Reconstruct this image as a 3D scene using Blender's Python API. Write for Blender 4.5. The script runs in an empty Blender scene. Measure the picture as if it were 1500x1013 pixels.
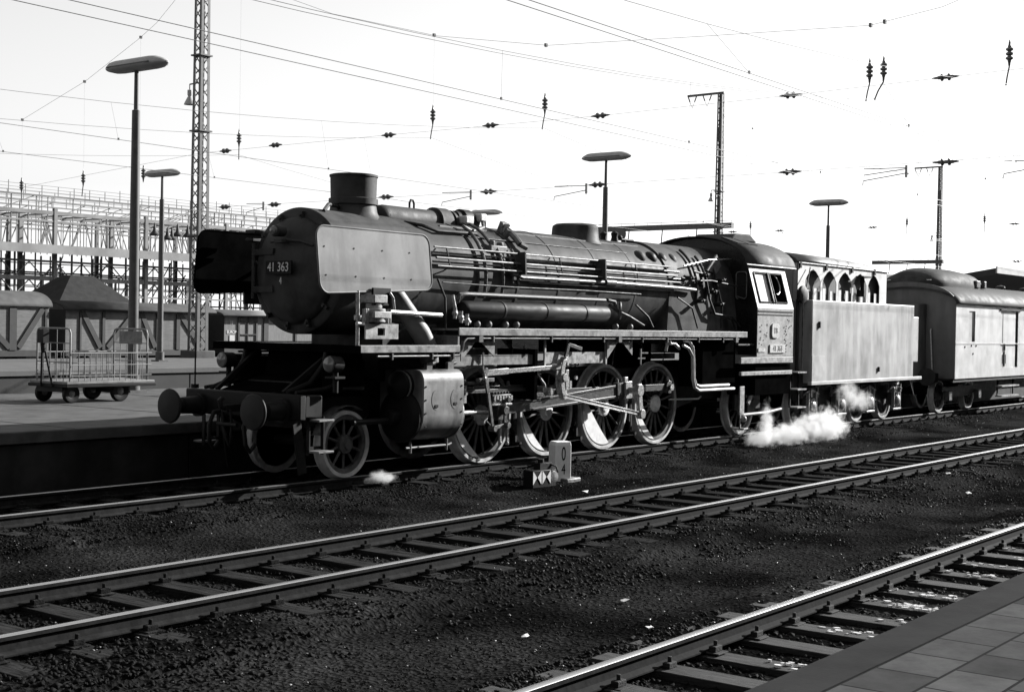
import bpy, bmesh, math, random
import numpy as np
from mathutils import Vector, Matrix, noise
random.seed(7); RNG = np.random.default_rng(7)
R = math.radians
S = bpy.context.scene
COL = S.collection
PI = math.pi

# ------------------------------------------------------------------ camera
YAW, PITCH, ROLL = 0.646, -0.015, 0.0176
fw = Vector((math.cos(YAW)*math.cos(PITCH), math.sin(YAW)*math.cos(PITCH), math.sin(PITCH)))
rt0 = Vector((math.sin(YAW), -math.cos(YAW), 0)); up0 = rt0.cross(fw)
rt = math.cos(ROLL)*rt0 + math.sin(ROLL)*up0
up = -math.sin(ROLL)*rt0 + math.cos(ROLL)*up0
cd = bpy.data.cameras.new('camera'); cam = bpy.data.objects.new('camera', cd); COL.objects.link(cam)
cam.matrix_world = Matrix(((rt.x, up.x, -fw.x, -18.138), (rt.y, up.y, -fw.y, -15.082), (rt.z, up.z, -fw.z, 2.297), (0, 0, 0, 1)))
cd.sensor_width = 36; cd.sensor_fit = 'HORIZONTAL'; cd.lens = 36*2040.6/1500
cd.clip_start = 0.1; cd.clip_end = 5000
S.camera = cam

# ------------------------------------------------------------------ sky, sun, exposure
SUN_EL, SUN_AZ = R(23.5), R(109.5)      # azimuth clockwise from +Y
sun_dir = Vector((math.sin(SUN_AZ)*math.cos(SUN_EL), math.cos(SUN_AZ)*math.cos(SUN_EL), math.sin(SUN_EL)))
w = bpy.data.worlds.new('World'); S.world = w; w.use_nodes = True
nt = w.node_tree; nt.nodes.clear()
sky = nt.nodes.new('ShaderNodeTexSky'); sky.sky_type = 'NISHITA'; sky.sun_disc = False
sky.sun_elevation = SUN_EL; sky.sun_rotation = SUN_AZ; sky.air_density = 1.0; sky.dust_density = 0.3; sky.ozone_density = 1.0
sep = nt.nodes.new('ShaderNodeSeparateColor'); sep.mode = 'HSV'; bg = nt.nodes.new('ShaderNodeBackground'); wo = nt.nodes.new('ShaderNodeOutputWorld')
nt.links.new(sky.outputs[0], sep.inputs[0]); nt.links.new(sep.outputs[2], bg.inputs[0])   # film without colour: grey from the strongest colour of the light
bg.inputs[1].default_value = 0.072
nt.links.new(bg.outputs[0], wo.inputs[0])
sd = bpy.data.lights.new('sun', 'SUN'); sd.energy = 5.0; sd.angle = R(0.5); sd.color = (1, 0.995, 0.985)
so = bpy.data.objects.new('sun', sd); COL.objects.link(so)
so.rotation_euler = sun_dir.to_track_quat('Z', 'Y').to_euler(); so.location = sun_dir*80
S.view_settings.view_transform = 'Standard'; S.view_settings.look = 'None'
S.view_settings.exposure = 1.3; S.view_settings.gamma = 1
S.render.engine = 'CYCLES'; S.cycles.volume_bounces = 6; S.cycles.max_bounces = 14

# ------------------------------------------------------------------ materials (all grey: a black-and-white film)
def mat(name, c1, c2=None, scale=4.0, rough=0.6, rough2=None, metal=0.0, bump=0.0, bscale=None, stretch=(1, 1, 1), spec=0.5, contrast=(0.35, 0.65), streak=None, top_dust=None):
    m = bpy.data.materials.new(name); m.use_nodes = True
    n = m.node_tree.nodes; L = m.node_tree.links; b = n['Principled BSDF']
    c2 = c1 if c2 is None else c2
    tc = n.new('ShaderNodeTexCoord'); mp = n.new('ShaderNodeMapping'); mp.inputs['Scale'].default_value = stretch
    L.new(tc.outputs['Object'], mp.inputs[0])
    nz = n.new('ShaderNodeTexNoise'); nz.inputs['Scale'].default_value = scale; nz.inputs['Detail'].default_value = 6; nz.inputs['Roughness'].default_value = 0.6
    L.new(mp.outputs[0], nz.inputs['Vector'])
    mr = n.new('ShaderNodeMapRange'); mr.inputs[1].default_value = contrast[0]; mr.inputs[2].default_value = contrast[1]
    L.new(nz.outputs[0], mr.inputs[0])
    mx = n.new('ShaderNodeMix'); mx.data_type = 'RGBA'
    mx.inputs[6].default_value = (c1, c1, c1, 1); mx.inputs[7].default_value = (c2, c2, c2, 1)
    L.new(mr.outputs[0], mx.inputs[0]); col = mx.outputs[2]
    if streak:      # runs of dirt down a side: (scale along, amount, colour)
        sp = n.new('ShaderNodeMapping'); sp.inputs['Scale'].default_value = (streak[0], streak[0], 0.22*streak[0])
        L.new(tc.outputs['Object'], sp.inputs[0])
        sn = n.new('ShaderNodeTexNoise'); sn.inputs['Scale'].default_value = 1.0; sn.inputs['Detail'].default_value = 5; L.new(sp.outputs[0], sn.inputs['Vector'])
        sr = n.new('ShaderNodeMapRange'); sr.inputs[1].default_value = 0.45; sr.inputs[2].default_value = 0.7; sr.inputs[4].default_value = streak[1]; L.new(sn.outputs[0], sr.inputs[0])
        m2 = n.new('ShaderNodeMix'); m2.data_type = 'RGBA'; m2.inputs[7].default_value = (streak[2],)*3+(1,)
        L.new(sr.outputs[0], m2.inputs[0]); L.new(col, m2.inputs[6]); col = m2.outputs[2]
    if top_dust:    # settled dust on upward faces
        ge = n.new('ShaderNodeNewGeometry'); sx = n.new('ShaderNodeSeparateXYZ'); L.new(ge.outputs['Normal'], sx.inputs[0])
        r3 = n.new('ShaderNodeMapRange'); r3.inputs[1].default_value = 0.1; r3.inputs[2].default_value = 0.95; r3.inputs[4].default_value = 0.85; L.new(sx.outputs[2], r3.inputs[0])
        mu = n.new('ShaderNodeMath'); mu.operation = 'MULTIPLY'; L.new(r3.outputs[0], mu.inputs[0]); L.new(mr.outputs[0], mu.inputs[1])
        m3 = n.new('ShaderNodeMix'); m3.data_type = 'RGBA'; m3.inputs[7].default_value = (top_dust,)*3+(1,)
        L.new(mu.outputs[0], m3.inputs[0]); L.new(col, m3.inputs[6]); col = m3.outputs[2]
    L.new(col, b.inputs['Base Color'])
    if rough2 is None: b.inputs['Roughness'].default_value = rough
    else:
        r2 = n.new('ShaderNodeMapRange'); r2.inputs[1].default_value = contrast[0]; r2.inputs[2].default_value = contrast[1]; r2.inputs[3].default_value = rough; r2.inputs[4].default_value = rough2
        L.new(nz.outputs[0], r2.inputs[0]); L.new(r2.outputs[0], b.inputs['Roughness'])
    b.inputs['Metallic'].default_value = metal; b.inputs['Specular IOR Level'].default_value = spec
    if bump:
        bn = n.new('ShaderNodeTexNoise'); bn.inputs['Scale'].default_value = bscale or scale*3; bn.inputs['Detail'].default_value = 5
        L.new(mp.outputs[0], bn.inputs['Vector'])
        bp = n.new('ShaderNodeBump'); bp.inputs['Strength'].default_value = bump; bp.inputs['Distance'].default_value = 0.02
        L.new(bn.outputs[0], bp.inputs['Height']); L.new(bp.outputs[0], b.inputs['Normal'])
    return m

M = {}
M['black'] = mat('sooty black paint', 0.005, 0.012, 3, 0.5, 0.7, bump=0.08, spec=0.15)
M['frame'] = mat('oily black underframe', 0.003, 0.007, 6, 0.55, 0.75, bump=0.2, spec=0.25)
M['front'] = mat('sooty smokebox black', 0.012, 0.042, 3.2, 0.6, 0.8, bump=0.15, bscale=9, spec=0.3)
M['boiler'] = mat('dusty boiler cladding', 0.03, 0.07, 2.6, 0.55, 0.72, bump=0.14, bscale=4, streak=(3.4, 0.8, 0.011), top_dust=0.055, spec=0.10)
M['defl'] = mat('weathered deflector with painted sheen', 0.085, 0.18, 1.8, 0.5, 0.62, streak=(3.4, 0.8, 0.045), bump=0.16, bscale=2.2, spec=0.2)  # grey base carries the sky and sun sheen of black paint
M['pipe'] = mat('worn pipe', 0.03, 0.12, 11, 0.45, 0.6, spec=0.25)
M['darkpipe'] = mat('sooty pipe', 0.006, 0.03, 9, 0.5, 0.65, spec=0.15)
M['bright'] = mat('bare worn steel', 0.14, 0.38, 45, 0.3, 0.5, metal=0.4, bump=0.1)
M['rod'] = mat('oiled steel rod', 0.03, 0.06, 30, 0.35, 0.5, metal=0.4)
M['wheel'] = mat('grimy wheel centre', 0.05, 0.11, 8, 0.45, 0.6, spec=0.3)
M['wheelwhite'] = mat('chalky white wheel paint', 0.55, 0.75, 9, 0.55, 0.7)
M['tyre'] = mat('worn wheel tyre', 0.22, 0.48, 4, 0.45, 0.6, metal=0.1)
M['cyl'] = mat('grey cylinder lagging', 0.08, 0.16, 3, 0.42, 0.62, streak=(4, 0.75, 0.012), bump=0.1)
M['cab'] = mat('cab side paint with sun sheen', 0.14, 0.23, 9, 0.48, 0.6, streak=(5, 0.35, 0.10), bump=0.08, spec=0.7)  # raised tone stands for sunlight glancing off black paint
M['plate'] = mat('pale aluminium plate', 0.38, 0.5, 20, 0.4, 0.5, metal=0.2)
M['greyplate'] = mat('dusty grey steel plate', 0.05, 0.15, 9, 0.45, 0.65, bump=0.1)
M['tender'] = mat('streaked tender side with painted sheen', 0.14, 0.25, 1.6, 0.48, 0.6, streak=(3.2, 0.75, 0.40), bump=0.10, bscale=3, spec=0.7)  # glancing sun glow of the black side put into the base tone
M['bunker'] = mat('pale bunker sheet', 0.42, 0.56, 4, 0.5, 0.6, streak=(3, 0.3, 0.25))
M['bunkroof'] = mat('dusty bunker cover', 0.12, 0.22, 3, 0.5, 0.7, bump=0.1)
M['car'] = mat('glossy van side', 0.36, 0.50, 2.0, 0.4, 0.5, streak=(2.4, 0.5, 0.6), spec=0.8, bump=0.08, bscale=1.5)
M['carend'] = mat('dull van end', 0.03, 0.055, 3, 0.5, 0.65, streak=(3, 0.6, 0.09))
M['carroof'] = mat('sooty van roof', 0.022, 0.055, 3, 0.6, 0.8, bump=0.08, spec=0.1)
M['glass'] = mat('dark window glass', 0.012, 0.02, 2, 0.06, spec=0.8)
M['white'] = mat('white paint', 0.6, 0.78, 20, 0.5)
M['ink'] = mat('black lettering', 0.006, rough=0.6, spec=0.15)
M['lamp_grey'] = mat('grey lamp casing', 0.26, 0.36, 5, 0.45, 0.6)
M['post'] = mat('dark grey steel post', 0.03, 0.06, 6, 0.5, 0.65)
M['mast'] = mat('grey mast steel', 0.04, 0.08, 5, 0.55, 0.7)
M['wire'] = mat('weathered copper wire', 0.10, 0.14, 5, 0.5)
M['faint'] = mat('thin steel cable', 0.20, 0.26, 5, 0.5)
M['ins'] = mat('brown glazed insulator', 0.045, 0.08, 9, 0.25)
M['hall'] = mat('hall steelwork greyed for haze', 0.12, 0.22, 0.8, 0.7)  # tone lifted in place of haze
M['hallroof'] = mat('hall sheeting', 0.17, 0.25, 0.8, 0.8)
M['wagon'] = mat('faded wagon boards', 0.085, 0.135, 3, 0.75, streak=(3, 0.5, 0.05), bump=0.1, stretch=(1, 1, 6))
M['wagon2'] = mat('pale wagon boards', 0.10, 0.15, 3, 0.75, bump=0.1, stretch=(6, 1, 1))
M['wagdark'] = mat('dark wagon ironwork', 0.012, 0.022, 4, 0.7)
M['wagroof'] = mat('grey wagon roof', 0.025, 0.05, 2, 0.8, bump=0.1, spec=0.2)
M['paleroof'] = mat('pale wagon roof', 0.4, 0.5, 2, 0.7)
M['concrete'] = mat('platform asphalt', 0.05, 0.085, 2.5, 0.85, bump=0.15, bscale=40, spec=0.2)
M['concrete2'] = mat('far platform concrete', 0.08, 0.11, 1.5, 0.85, bump=0.15, bscale=30, spec=0.2)
M['wall'] = mat('dark platform wall', 0.010, 0.03, 1.4, 0.8, bump=0.2, streak=(1.6, 0.7, 0.008), spec=0.2)
M['sleeper'] = mat('creosoted timber sleeper', 0.010, 0.022, 5, 0.8, 0.95, bump=0.4, bscale=14, stretch=(6, 0.6, 6), top_dust=0.04, spec=0.0)
M['sleeper2'] = mat('spattered sleeper timber', 0.012, 0.03, 5, 0.8, 0.9, bump=0.4, bscale=14, stretch=(6, 0.6, 6), top_dust=0.05, spec=0.2)
M['stone'] = mat('dark ballast stone', 0.003, 0.012, 9, 0.6, 0.85, spec=0.04)
M['hut'] = mat('dark slate roof', 0.01, 0.02, 3, 0.8, bump=0.3, spec=0.2)
M['canopy'] = mat('dark canopy sheeting', 0.02, 0.035, 1.5, 0.8)
M['fascia'] = mat('pale canopy fascia', 0.3, 0.4, 1.5, 0.7)
M['coal'] = mat('black coal', 0.015, 0.03, 8, 0.5, bump=1.0)
M['greybuf'] = mat('greasy buffer face', 0.012, 0.022, 5, 0.55, 0.7, spec=0.15)
M['lens'] = mat('lamp lens', 0.06, 0.10, 9, 0.15)
M['letter'] = mat('pale raised lettering', 0.42, 0.55, 30, 0.5)
M['letterdim'] = mat('dim raised lettering', 0.16, 0.22, 30, 0.5)
M['edgeplate'] = mat('scuffed plate edge', 0.05, 0.20, 7, 0.45, 0.6, bump=0.1)
M['pumpgrey'] = mat('pale dusty casting', 0.10, 0.30, 9, 0.45, 0.65, bump=0.15)
M['greypipe'] = mat('dull grey pipe', 0.07, 0.12, 4, 0.5, 0.65)
M['whitepipe'] = mat('pale bare pipe', 0.28, 0.45, 8, 0.35, 0.5)
M['whitepane'] = mat('pane painted sky-white', 0.7, 0.8, 3, 0.2)  # white colour stands for sky brightness in the glass
M['eccrod'] = mat('polished rod', 0.14, 0.3, 8, 0.35, 0.5, metal=0.4)
M['gloss'] = mat('glossy black cab front', 0.006, 0.012, 3, 0.2, 0.35, spec=0.3)
M['tenderpale'] = mat('pale tender plate', 0.28, 0.40, 3, 0.45, 0.55, streak=(3, 0.4, 0.2))
M['wincream'] = mat('pale window frame', 0.35, 0.42, 5, 0.4)
M['stonewhite'] = mat('whitewashed stone', 0.72, 0.82, 7, 0.8, bump=0.2, streak=(6, 0.25, 0.3))
M['trolleydeck'] = mat('worn plywood deck', 0.10, 0.18, 6, 0.7)
M['trolleyrail'] = mat('dull grey rail', 0.10, 0.18, 8, 0.5, 0.6, metal=0.1)
M['reservoir'] = mat('dull black reservoir paint', 0.004, 0.012, 3, 0.5, 0.7, streak=(4, 0.5, 0.025), spec=0.1)
M['shadeblack'] = mat('near-black for unlit parts', 0.002, 0.004, 3, 0.9, spec=0.0)  # near-black puts shade into the colour of unlit parts
M['suntyre'] = mat('leading tyre lightened for sun', 0.34, 0.55, 5, 0.45, 0.6)  # leading tyre lightened to stand for sun the cylinder blocks

def rail_material():
    m = mat('rusty rail with polished head', 0.010, 0.022, 8, 0.75, 0.9, bump=0.15, spec=0.05)
    n = m.node_tree.nodes; L = m.node_tree.links; b = n['Principled BSDF']; out = n['Material Output']
    ge = n.new('ShaderNodeNewGeometry'); sx = n.new('ShaderNodeSeparateXYZ'); L.new(ge.outputs['Normal'], sx.inputs[0])
    tc = n.new('ShaderNodeTexCoord'); sz = n.new('ShaderNodeSeparateXYZ'); L.new(tc.outputs['Object'], sz.inputs[0])
    a = n.new('ShaderNodeMath'); a.operation = 'GREATER_THAN'; a.inputs[1].default_value = 0.4; L.new(sx.outputs[2], a.inputs[0])
    c = n.new('ShaderNodeMath'); c.operation = 'GREATER_THAN'; c.inputs[1].default_value = -0.03; L.new(sz.outputs[2], c.inputs[0])
    mm = n.new('ShaderNodeMath'); mm.operation = 'MULTIPLY'; L.new(a.outputs[0], mm.inputs[0]); L.new(c.outputs[0], mm.inputs[1])
    p = n.new('ShaderNodeBsdfPrincipled'); p.inputs['Base Color'].default_value = (0.42, 0.42, 0.42, 1); p.inputs['Metallic'].default_value = 0.9; p.inputs['Roughness'].default_value = 0.38
    ms = n.new('ShaderNodeMixShader'); L.new(mm.outputs[0], ms.inputs[0]); L.new(b.outputs[0], ms.inputs[1]); L.new(p.outputs[0], ms.inputs[2]); L.new(ms.outputs[0], out.inputs[0])
    return m
M['rail'] = rail_material()

def ground_material():
    m = bpy.data.materials.new('cinders and fine gravel'); m.use_nodes = True
    n = m.node_tree.nodes; L = m.node_tree.links; b = n['Principled BSDF']
    tc = n.new('ShaderNodeTexCoord')
    def nz(s, d=6):
        q = n.new('ShaderNodeTexNoise'); q.inputs['Scale'].default_value = s; q.inputs['Detail'].default_value = d; L.new(tc.outputs['Object'], q.inputs['Vector']); return q
    big, fine = nz(0.55), nz(26, 8)
    vo = n.new('ShaderNodeTexVoronoi'); vo.inputs['Scale'].default_value = 22; L.new(tc.outputs['Object'], vo.inputs['Vector'])
    r1 = n.new('ShaderNodeMapRange'); r1.inputs[1].default_value = 0.4; r1.inputs[2].default_value = 0.65; L.new(big.outputs[0], r1.inputs[0])
    mx = n.new('ShaderNodeMix'); mx.data_type = 'RGBA'; mx.inputs[6].default_value = (0.0045,)*3+(1,); mx.inputs[7].default_value = (0.021,)*3+(1,); L.new(r1.outputs[0], mx.inputs[0])
    r2 = n.new('ShaderNodeMapRange'); r2.inputs[1].default_value = 0.3; r2.inputs[2].default_value = 0.75; r2.inputs[3].default_value = 0.4; r2.inputs[4].default_value = 1.9; L.new(fine.outputs[0], r2.inputs[0])
    ml = n.new('ShaderNodeMix'); ml.data_type = 'RGBA'; ml.blend_type = 'MULTIPLY'; ml.inputs[0].default_value = 1; L.new(mx.outputs[2], ml.inputs[6]); L.new(r2.outputs[0], ml.inputs[7])
    L.new(ml.outputs[2], b.inputs['Base Color']); b.inputs['Roughness'].default_value = 0.95; b.inputs['Specular IOR Level'].default_value = 0.0
    ad = n.new('ShaderNodeMath'); ad.operation = 'ADD'; L.new(fine.outputs[0], ad.inputs[0]); L.new(vo.outputs[0], ad.inputs[1])
    bp = n.new('ShaderNodeBump'); bp.inputs['Strength'].default_value = 0.8; bp.inputs['Distance'].default_value = 0.03; L.new(ad.outputs[0], bp.inputs['Height']); L.new(bp.outputs[0], b.inputs['Normal'])
    return m
M['ground'] = ground_material()

def slab_material():
    m = bpy.data.materials.new('worn concrete paving slabs'); m.use_nodes = True
    n = m.node_tree.nodes; L = m.node_tree.links; b = n['Principled BSDF']
    tc = n.new('ShaderNodeTexCoord')
    br = n.new('ShaderNodeTexBrick'); br.offset = 0.5; br.inputs['Scale'].default_value = 1.0
    br.inputs['Brick Width'].default_value = 0.40; br.inputs['Row Height'].default_value = 0.30; br.inputs['Mortar Size'].default_value = 0.009; br.inputs['Mortar Smooth'].default_value = 0.3; br.inputs['Bias'].default_value = -0.1
    br.inputs['Color1'].default_value = (0.20,)*3+(1,); br.inputs['Color2'].default_value = (0.44,)*3+(1,); br.inputs['Mortar'].default_value = (0.05,)*3+(1,)
    mp = n.new('ShaderNodeMapping'); L.new(tc.outputs['Object'], mp.inputs[0]); L.new(mp.outputs[0], br.inputs['Vector'])
    nz = n.new('ShaderNodeTexNoise'); nz.inputs['Scale'].default_value = 5; nz.inputs['Detail'].default_value = 8; nz.inputs['Roughness'].default_value = 0.7; L.new(tc.outputs['Object'], nz.inputs['Vector'])
    r2 = n.new('ShaderNodeMapRange'); r2.inputs[1].default_value = 0.25; r2.inputs[2].default_value = 0.75; r2.inputs[3].default_value = 0.6; r2.inputs[4].default_value = 1.3; L.new(nz.outputs[0], r2.inputs[0])
    ml = n.new('ShaderNodeMix'); ml.data_type = 'RGBA'; ml.blend_type = 'MULTIPLY'; ml.inputs[0].default_value = 1; L.new(br.outputs[0], ml.inputs[6]); L.new(r2.outputs[0], ml.inputs[7])
    L.new(ml.outputs[2], b.inputs['Base Color']); b.inputs['Roughness'].default_value = 0.85
    bp = n.new('ShaderNodeBump'); bp.inputs['Strength'].default_value = 0.5; bp.inputs['Distance'].default_value = 0.008; bp.invert = True; L.new(br.outputs[1], bp.inputs['Height'])
    n2 = n.new('ShaderNodeTexNoise'); n2.inputs['Scale'].default_value = 90; L.new(tc.outputs['Object'], n2.inputs['Vector'])
    b2 = n.new('ShaderNodeBump'); b2.inputs['Strength'].default_value = 0.25; b2.inputs['Distance'].default_value = 0.005; L.new(n2.outputs[0], b2.inputs['Height']); L.new(bp.outputs[0], b2.inputs['Normal']); L.new(b2.outputs[0], b.inputs['Normal'])
    return m
M['slab'] = slab_material()

# ------------------------------------------------------------------ mesh helpers
ORG = {}
def org(o): return ORG.get(o.name, Vector((0, 0, 0))) if o else Vector((0, 0, 0))
class MB:
    def __init__(s): s.v = []; s.f = []
    def add(s, vs, fs):
        k = len(s.v); s.v += [tuple(q) for q in vs]; s.f += [tuple(i+k for i in f) for f in fs]; return s
    def box(s, x0, x1, y0, y1, z0, z1):
        return s.add([(x0, y0, z0), (x1, y0, z0), (x1, y1, z0), (x0, y1, z0), (x0, y0, z1), (x1, y0, z1), (x1, y1, z1), (x0, y1, z1)],
                     [(0, 3, 2, 1), (4, 5, 6, 7), (0, 1, 5, 4), (1, 2, 6, 5), (2, 3, 7, 6), (3, 0, 4, 7)])
    def bar(s, p, q, a, b, hint=(0, 0, 1)):
        p, q = Vector(p), Vector(q); d = (q-p).normalized(); h = Vector(hint)
        if abs(d.dot(h)) > 0.98: h = Vector((1, 0, 0))
        u = d.cross(h).normalized(); v = u.cross(d)
        vs = [c+u*i*a/2+v*j*b/2 for c in (p, q) for i, j in ((-1, -1), (1, -1), (1, 1), (-1, 1))]
        return s.add(vs, [(3, 2, 1, 0), (4, 5, 6, 7), (0, 1, 5, 4), (1, 2, 6, 5), (2, 3, 7, 6), (3, 0, 4, 7)])
    def cyl(s, p, q, r, r2=None, n=20, caps=True):
        r2 = r if r2 is None else r2; p, q = Vector(p), Vector(q); d = (q-p).normalized()
        h = Vector((0, 0, 1)) if abs(d.z) < 0.9 else Vector((1, 0, 0))
        u = d.cross(h).normalized(); v = u.cross(d)
        vs = [c+(u*math.cos(t)+v*math.sin(t))*rr for c, rr in ((p, r), (q, r2)) for t in [2*PI*i/n for i in range(n)]]
        fs = [(i, (i+1) % n, n+(i+1) % n, n+i) for i in range(n)]
        fs = [(f[3], f[2], f[1], f[0]) for f in fs]
        if caps: fs += [tuple(range(n)), tuple(range(2*n-1, n-1, -1))]
        return s.add(vs, fs)
    def tube(s, pts, r, n=8):
        pts = [Vector(p) for p in pts]; k = len(pts); vs = []; fs = []; pu = None
        for i, p in enumerate(pts):
            d = ((pts[min(i+1, k-1)]-pts[max(i-1, 0)])).normalized()
            if pu is None:
                h = Vector((0, 0, 1)) if abs(d.z) < 0.9 else Vector((1, 0, 0)); u = d.cross(h).normalized()
            else: u = (pu-d*pu.dot(d)).normalized()
            pu = u; v = d.cross(u)
            vs += [p+(u*math.cos(2*PI*j/n)+v*math.sin(2*PI*j/n))*r for j in range(n)]
        for i in range(k-1):
            for j in range(n):
                a, b = i*n+j, i*n+(j+1) % n; fs.append((a, b, b+n, a+n))
        fs += [tuple(range(n-1, -1, -1)), tuple(range((k-1)*n, k*n))]
        return s.add(vs, fs)
    def lathe(s, prof, o, axis, n=32):      # prof: (t along axis, radius)
        o = Vector(o); d = Vector(axis).normalized(); h = Vector((0, 0, 1)) if abs(d.z) < 0.9 else Vector((1, 0, 0))
        u = d.cross(h).normalized(); v = u.cross(d); vs = []; fs = []
        for t, r in prof: vs += [o+d*t+(u*math.cos(2*PI*j/n)+v*math.sin(2*PI*j/n))*r for j in range(n)]
        for i in range(len(prof)-1):
            for j in range(n):
                a, b = i*n+j, i*n+(j+1) % n; fs.append((a+n, b+n, b, a))
        if prof[0][1] > 1e-4: fs.append(tuple(range(n)))
        if prof[-1][1] > 1e-4: fs.append(tuple(range(len(prof)*n-1, (len(prof)-1)*n-1, -1)))
        return s.add(vs, fs)
    def prism(s, poly, plane, a, b):        # polygon in 'xz','yz','xy' extruded between a and b
        def P(p, t): return (p[0], t, p[1]) if plane == 'xz' else (t, p[0], p[1]) if plane == 'yz' else (p[0], p[1], t)
        n = len(poly)
        vs = [P(p, a) for p in poly]+[P(p, b) for p in poly]
        fs = [tuple(range(n)), tuple(range(2*n-1, n-1, -1))]+[(i, n+i, n+(i+1) % n, (i+1) % n) for i in range(n)]
        return s.add(vs, fs)
    def loft(s, rings, caps=True):          # list of closed rings of equal length
        n = len(rings[0]); vs = [p for r in rings for p in r]; fs = []
        for i in range(len(rings)-1):
            for j in range(n): a, b = i*n+j, i*n+(j+1) % n; fs.append((a, b, b+n, a+n))
        if caps: fs += [tuple(range(n-1, -1, -1)), tuple(range((len(rings)-1)*n, len(rings)*n))]
        return s.add(vs, fs)
    def sheet(s, rows):                      # open grid of points
        n = len(rows[0]); vs = [p for r in rows for p in r]
        return s.add(vs, [(i*n+j, i*n+j+1, (i+1)*n+j+1, (i+1)*n+j) for i in range(len(rows)-1) for j in range(n-1)])
    def ball(s, c, rx, ry=None, rz=None, n=12):
        ry = rx if ry is None else ry; rz = rx if rz is None else rz; c = Vector(c); rings = []
        for i in range(1, n//2): 
            t = PI*i/(n//2); rings.append([c+Vector((rx*math.sin(t)*math.cos(2*PI*j/n), ry*math.sin(t)*math.sin(2*PI*j/n), rz*math.cos(t))) for j in range(n)])
        k = len(s.v); s.loft(rings, True); return s
    def build(s, name, m, parent=None, bevel=0, smooth=35, solid=0, loc=None):
        o0 = Vector(loc) if loc is not None else org(parent)
        me = bpy.data.meshes.new(name); me.from_pydata([tuple(Vector(v)-o0) for v in s.v], [], s.f)
        bm = bmesh.new(); bm.from_mesh(me); bmesh.ops.recalc_face_normals(bm, faces=bm.faces); bm.to_mesh(me); bm.free()
        me.materials.append(M[m] if isinstance(m, str) else m)
        o = bpy.data.objects.new(name, me); COL.objects.link(o)
        if parent: o.parent = parent
        elif loc is not None: o.location = loc
        ORG[o.name] = o0
        if smooth: me.shade_smooth(); me.set_sharp_from_angle(angle=R(smooth))
        if solid:
            d = o.modifiers.new('solid', 'SOLIDIFY'); d.thickness = solid; d.offset = 0
        if bevel:
            d = o.modifiers.new('bevel', 'BEVEL'); d.width = bevel; d.segments = 2; d.limit_method = 'ANGLE'; d.angle_limit = R(40)
        return o
def thing(name, label, cat, loc, group=None):
    o = bpy.data.objects.new(name, None); COL.objects.link(o); o.location = loc; o.empty_display_size = 0.2
    o['label'] = label; o['category'] = cat
    if group: o['group'] = group
    ORG[o.name] = Vector(loc); return o
def tag(o, label, cat, group=None, kind=None):
    o['label'] = label; o['category'] = cat
    if group: o['group'] = group
    if kind: o['kind'] = kind
    return o
def structure(o): o['kind'] = 'structure'; return o
def kids(o): return [c for c in bpy.data.objects if c.parent == o]
def dup(o, loc, label, scale=None, rotz=None):
    def cp(a, par):
        c = a.copy(); COL.objects.link(c); c.parent = par
        for ch in kids(a): cp(ch, c)
        return c
    c = cp(o, None); c.location = loc; c['label'] = label; ORG[c.name] = Vector(loc)
    if scale: c.scale = scale
    if rotz is not None: c.rotation_euler = (0, 0, rotz)
    return c
def arc(cx, cz, r, a0, a1, n): return [(cx+r*math.cos(R(a0+(a1-a0)*i/n)), cz+r*math.sin(R(a0+(a1-a0)*i/n))) for i in range(n+1)]
def rrect(x0, x1, z0, z1, r, n=6):
    return arc(x1-r, z0+r, r, -90, 0, n)+arc(x1-r, z1-r, r, 0, 90, n)+arc(x0+r, z1-r, r, 90, 180, n)+arc(x0+r, z0+r, r, 180, 270, n)
def text_mb(s, size, origin, ux, uy, depth=0.004, squeeze=0.8):
    c = bpy.data.curves.new('t', 'FONT'); c.body = s; c.size = size; c.extrude = depth; c.align_x = 'CENTER'; c.align_y = 'CENTER'
    o = bpy.data.objects.new('t', c); COL.objects.link(o)
    dg = bpy.context.evaluated_depsgraph_get(); dg.update(); me = o.evaluated_get(dg).to_mesh()
    ux, uy, og = Vector(ux), Vector(uy), Vector(origin); uz = ux.cross(uy)
    mb = MB(); mb.add([og+ux*v.co.x*squeeze+uy*v.co.y+uz*v.co.z for v in me.vertices], [tuple(p.vertices) for p in me.polygons])
    bpy.data.objects.remove(o); bpy.data.curves.remove(c); return mb

# ================================================================== the setting: ground, platforms, tracks
def axis(a, b, d, grow, lo, hi):
    xs = list(np.arange(a, b+d/2, d)); s = d; x = xs[-1]
    while x < hi: s = min(s*grow, 120); x += s; xs.append(x)
    s = d; x = xs[0]
    while x > lo: s = min(s*grow, 120); x -= s; xs.insert(0, x)
    return xs
gx, gy = axis(-15, 9, 0.075, 1.12, -700, 1600), axis(-12.2, -1.0, 0.075, 1.2, -600, 1600)
Y1, Y2, Y3 = 0.0, -5.41, -10.65        # track centres
def gz(x, y):
    if x < -40 or x > 150 or y > 11 or y < -14: return -0.26
    d = min(abs(y-Y1), abs(y-Y2), abs(y-Y3))
    base = -0.205 if d < 1.3 else -0.205-0.06*min(1, (d-1.3)/0.55)
    if d > 0.92 and abs(y-Y1) > 0.92 and d < 1.75: base = -0.170-0.035*max(0, (d-1.4)/0.35)
    if -1.9 < y < -0.9: base = max(base, -0.162-0.05*max(0, (-1.35-y)/0.5))
    return base+0.03*(noise.noise((x*1.3, y*1.3, 0)))+0.02*noise.noise((x*5, y*5, 3))+0.014*noise.noise((x*15, y*15, 8))+random.uniform(-.006, .006)
g = MB(); g.sheet([[(x, y, gz(x, y)) for y in gy] for x in gx])
ground = structure(g.build('ground', 'ground', loc=(0, 0, 0), smooth=180))

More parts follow.
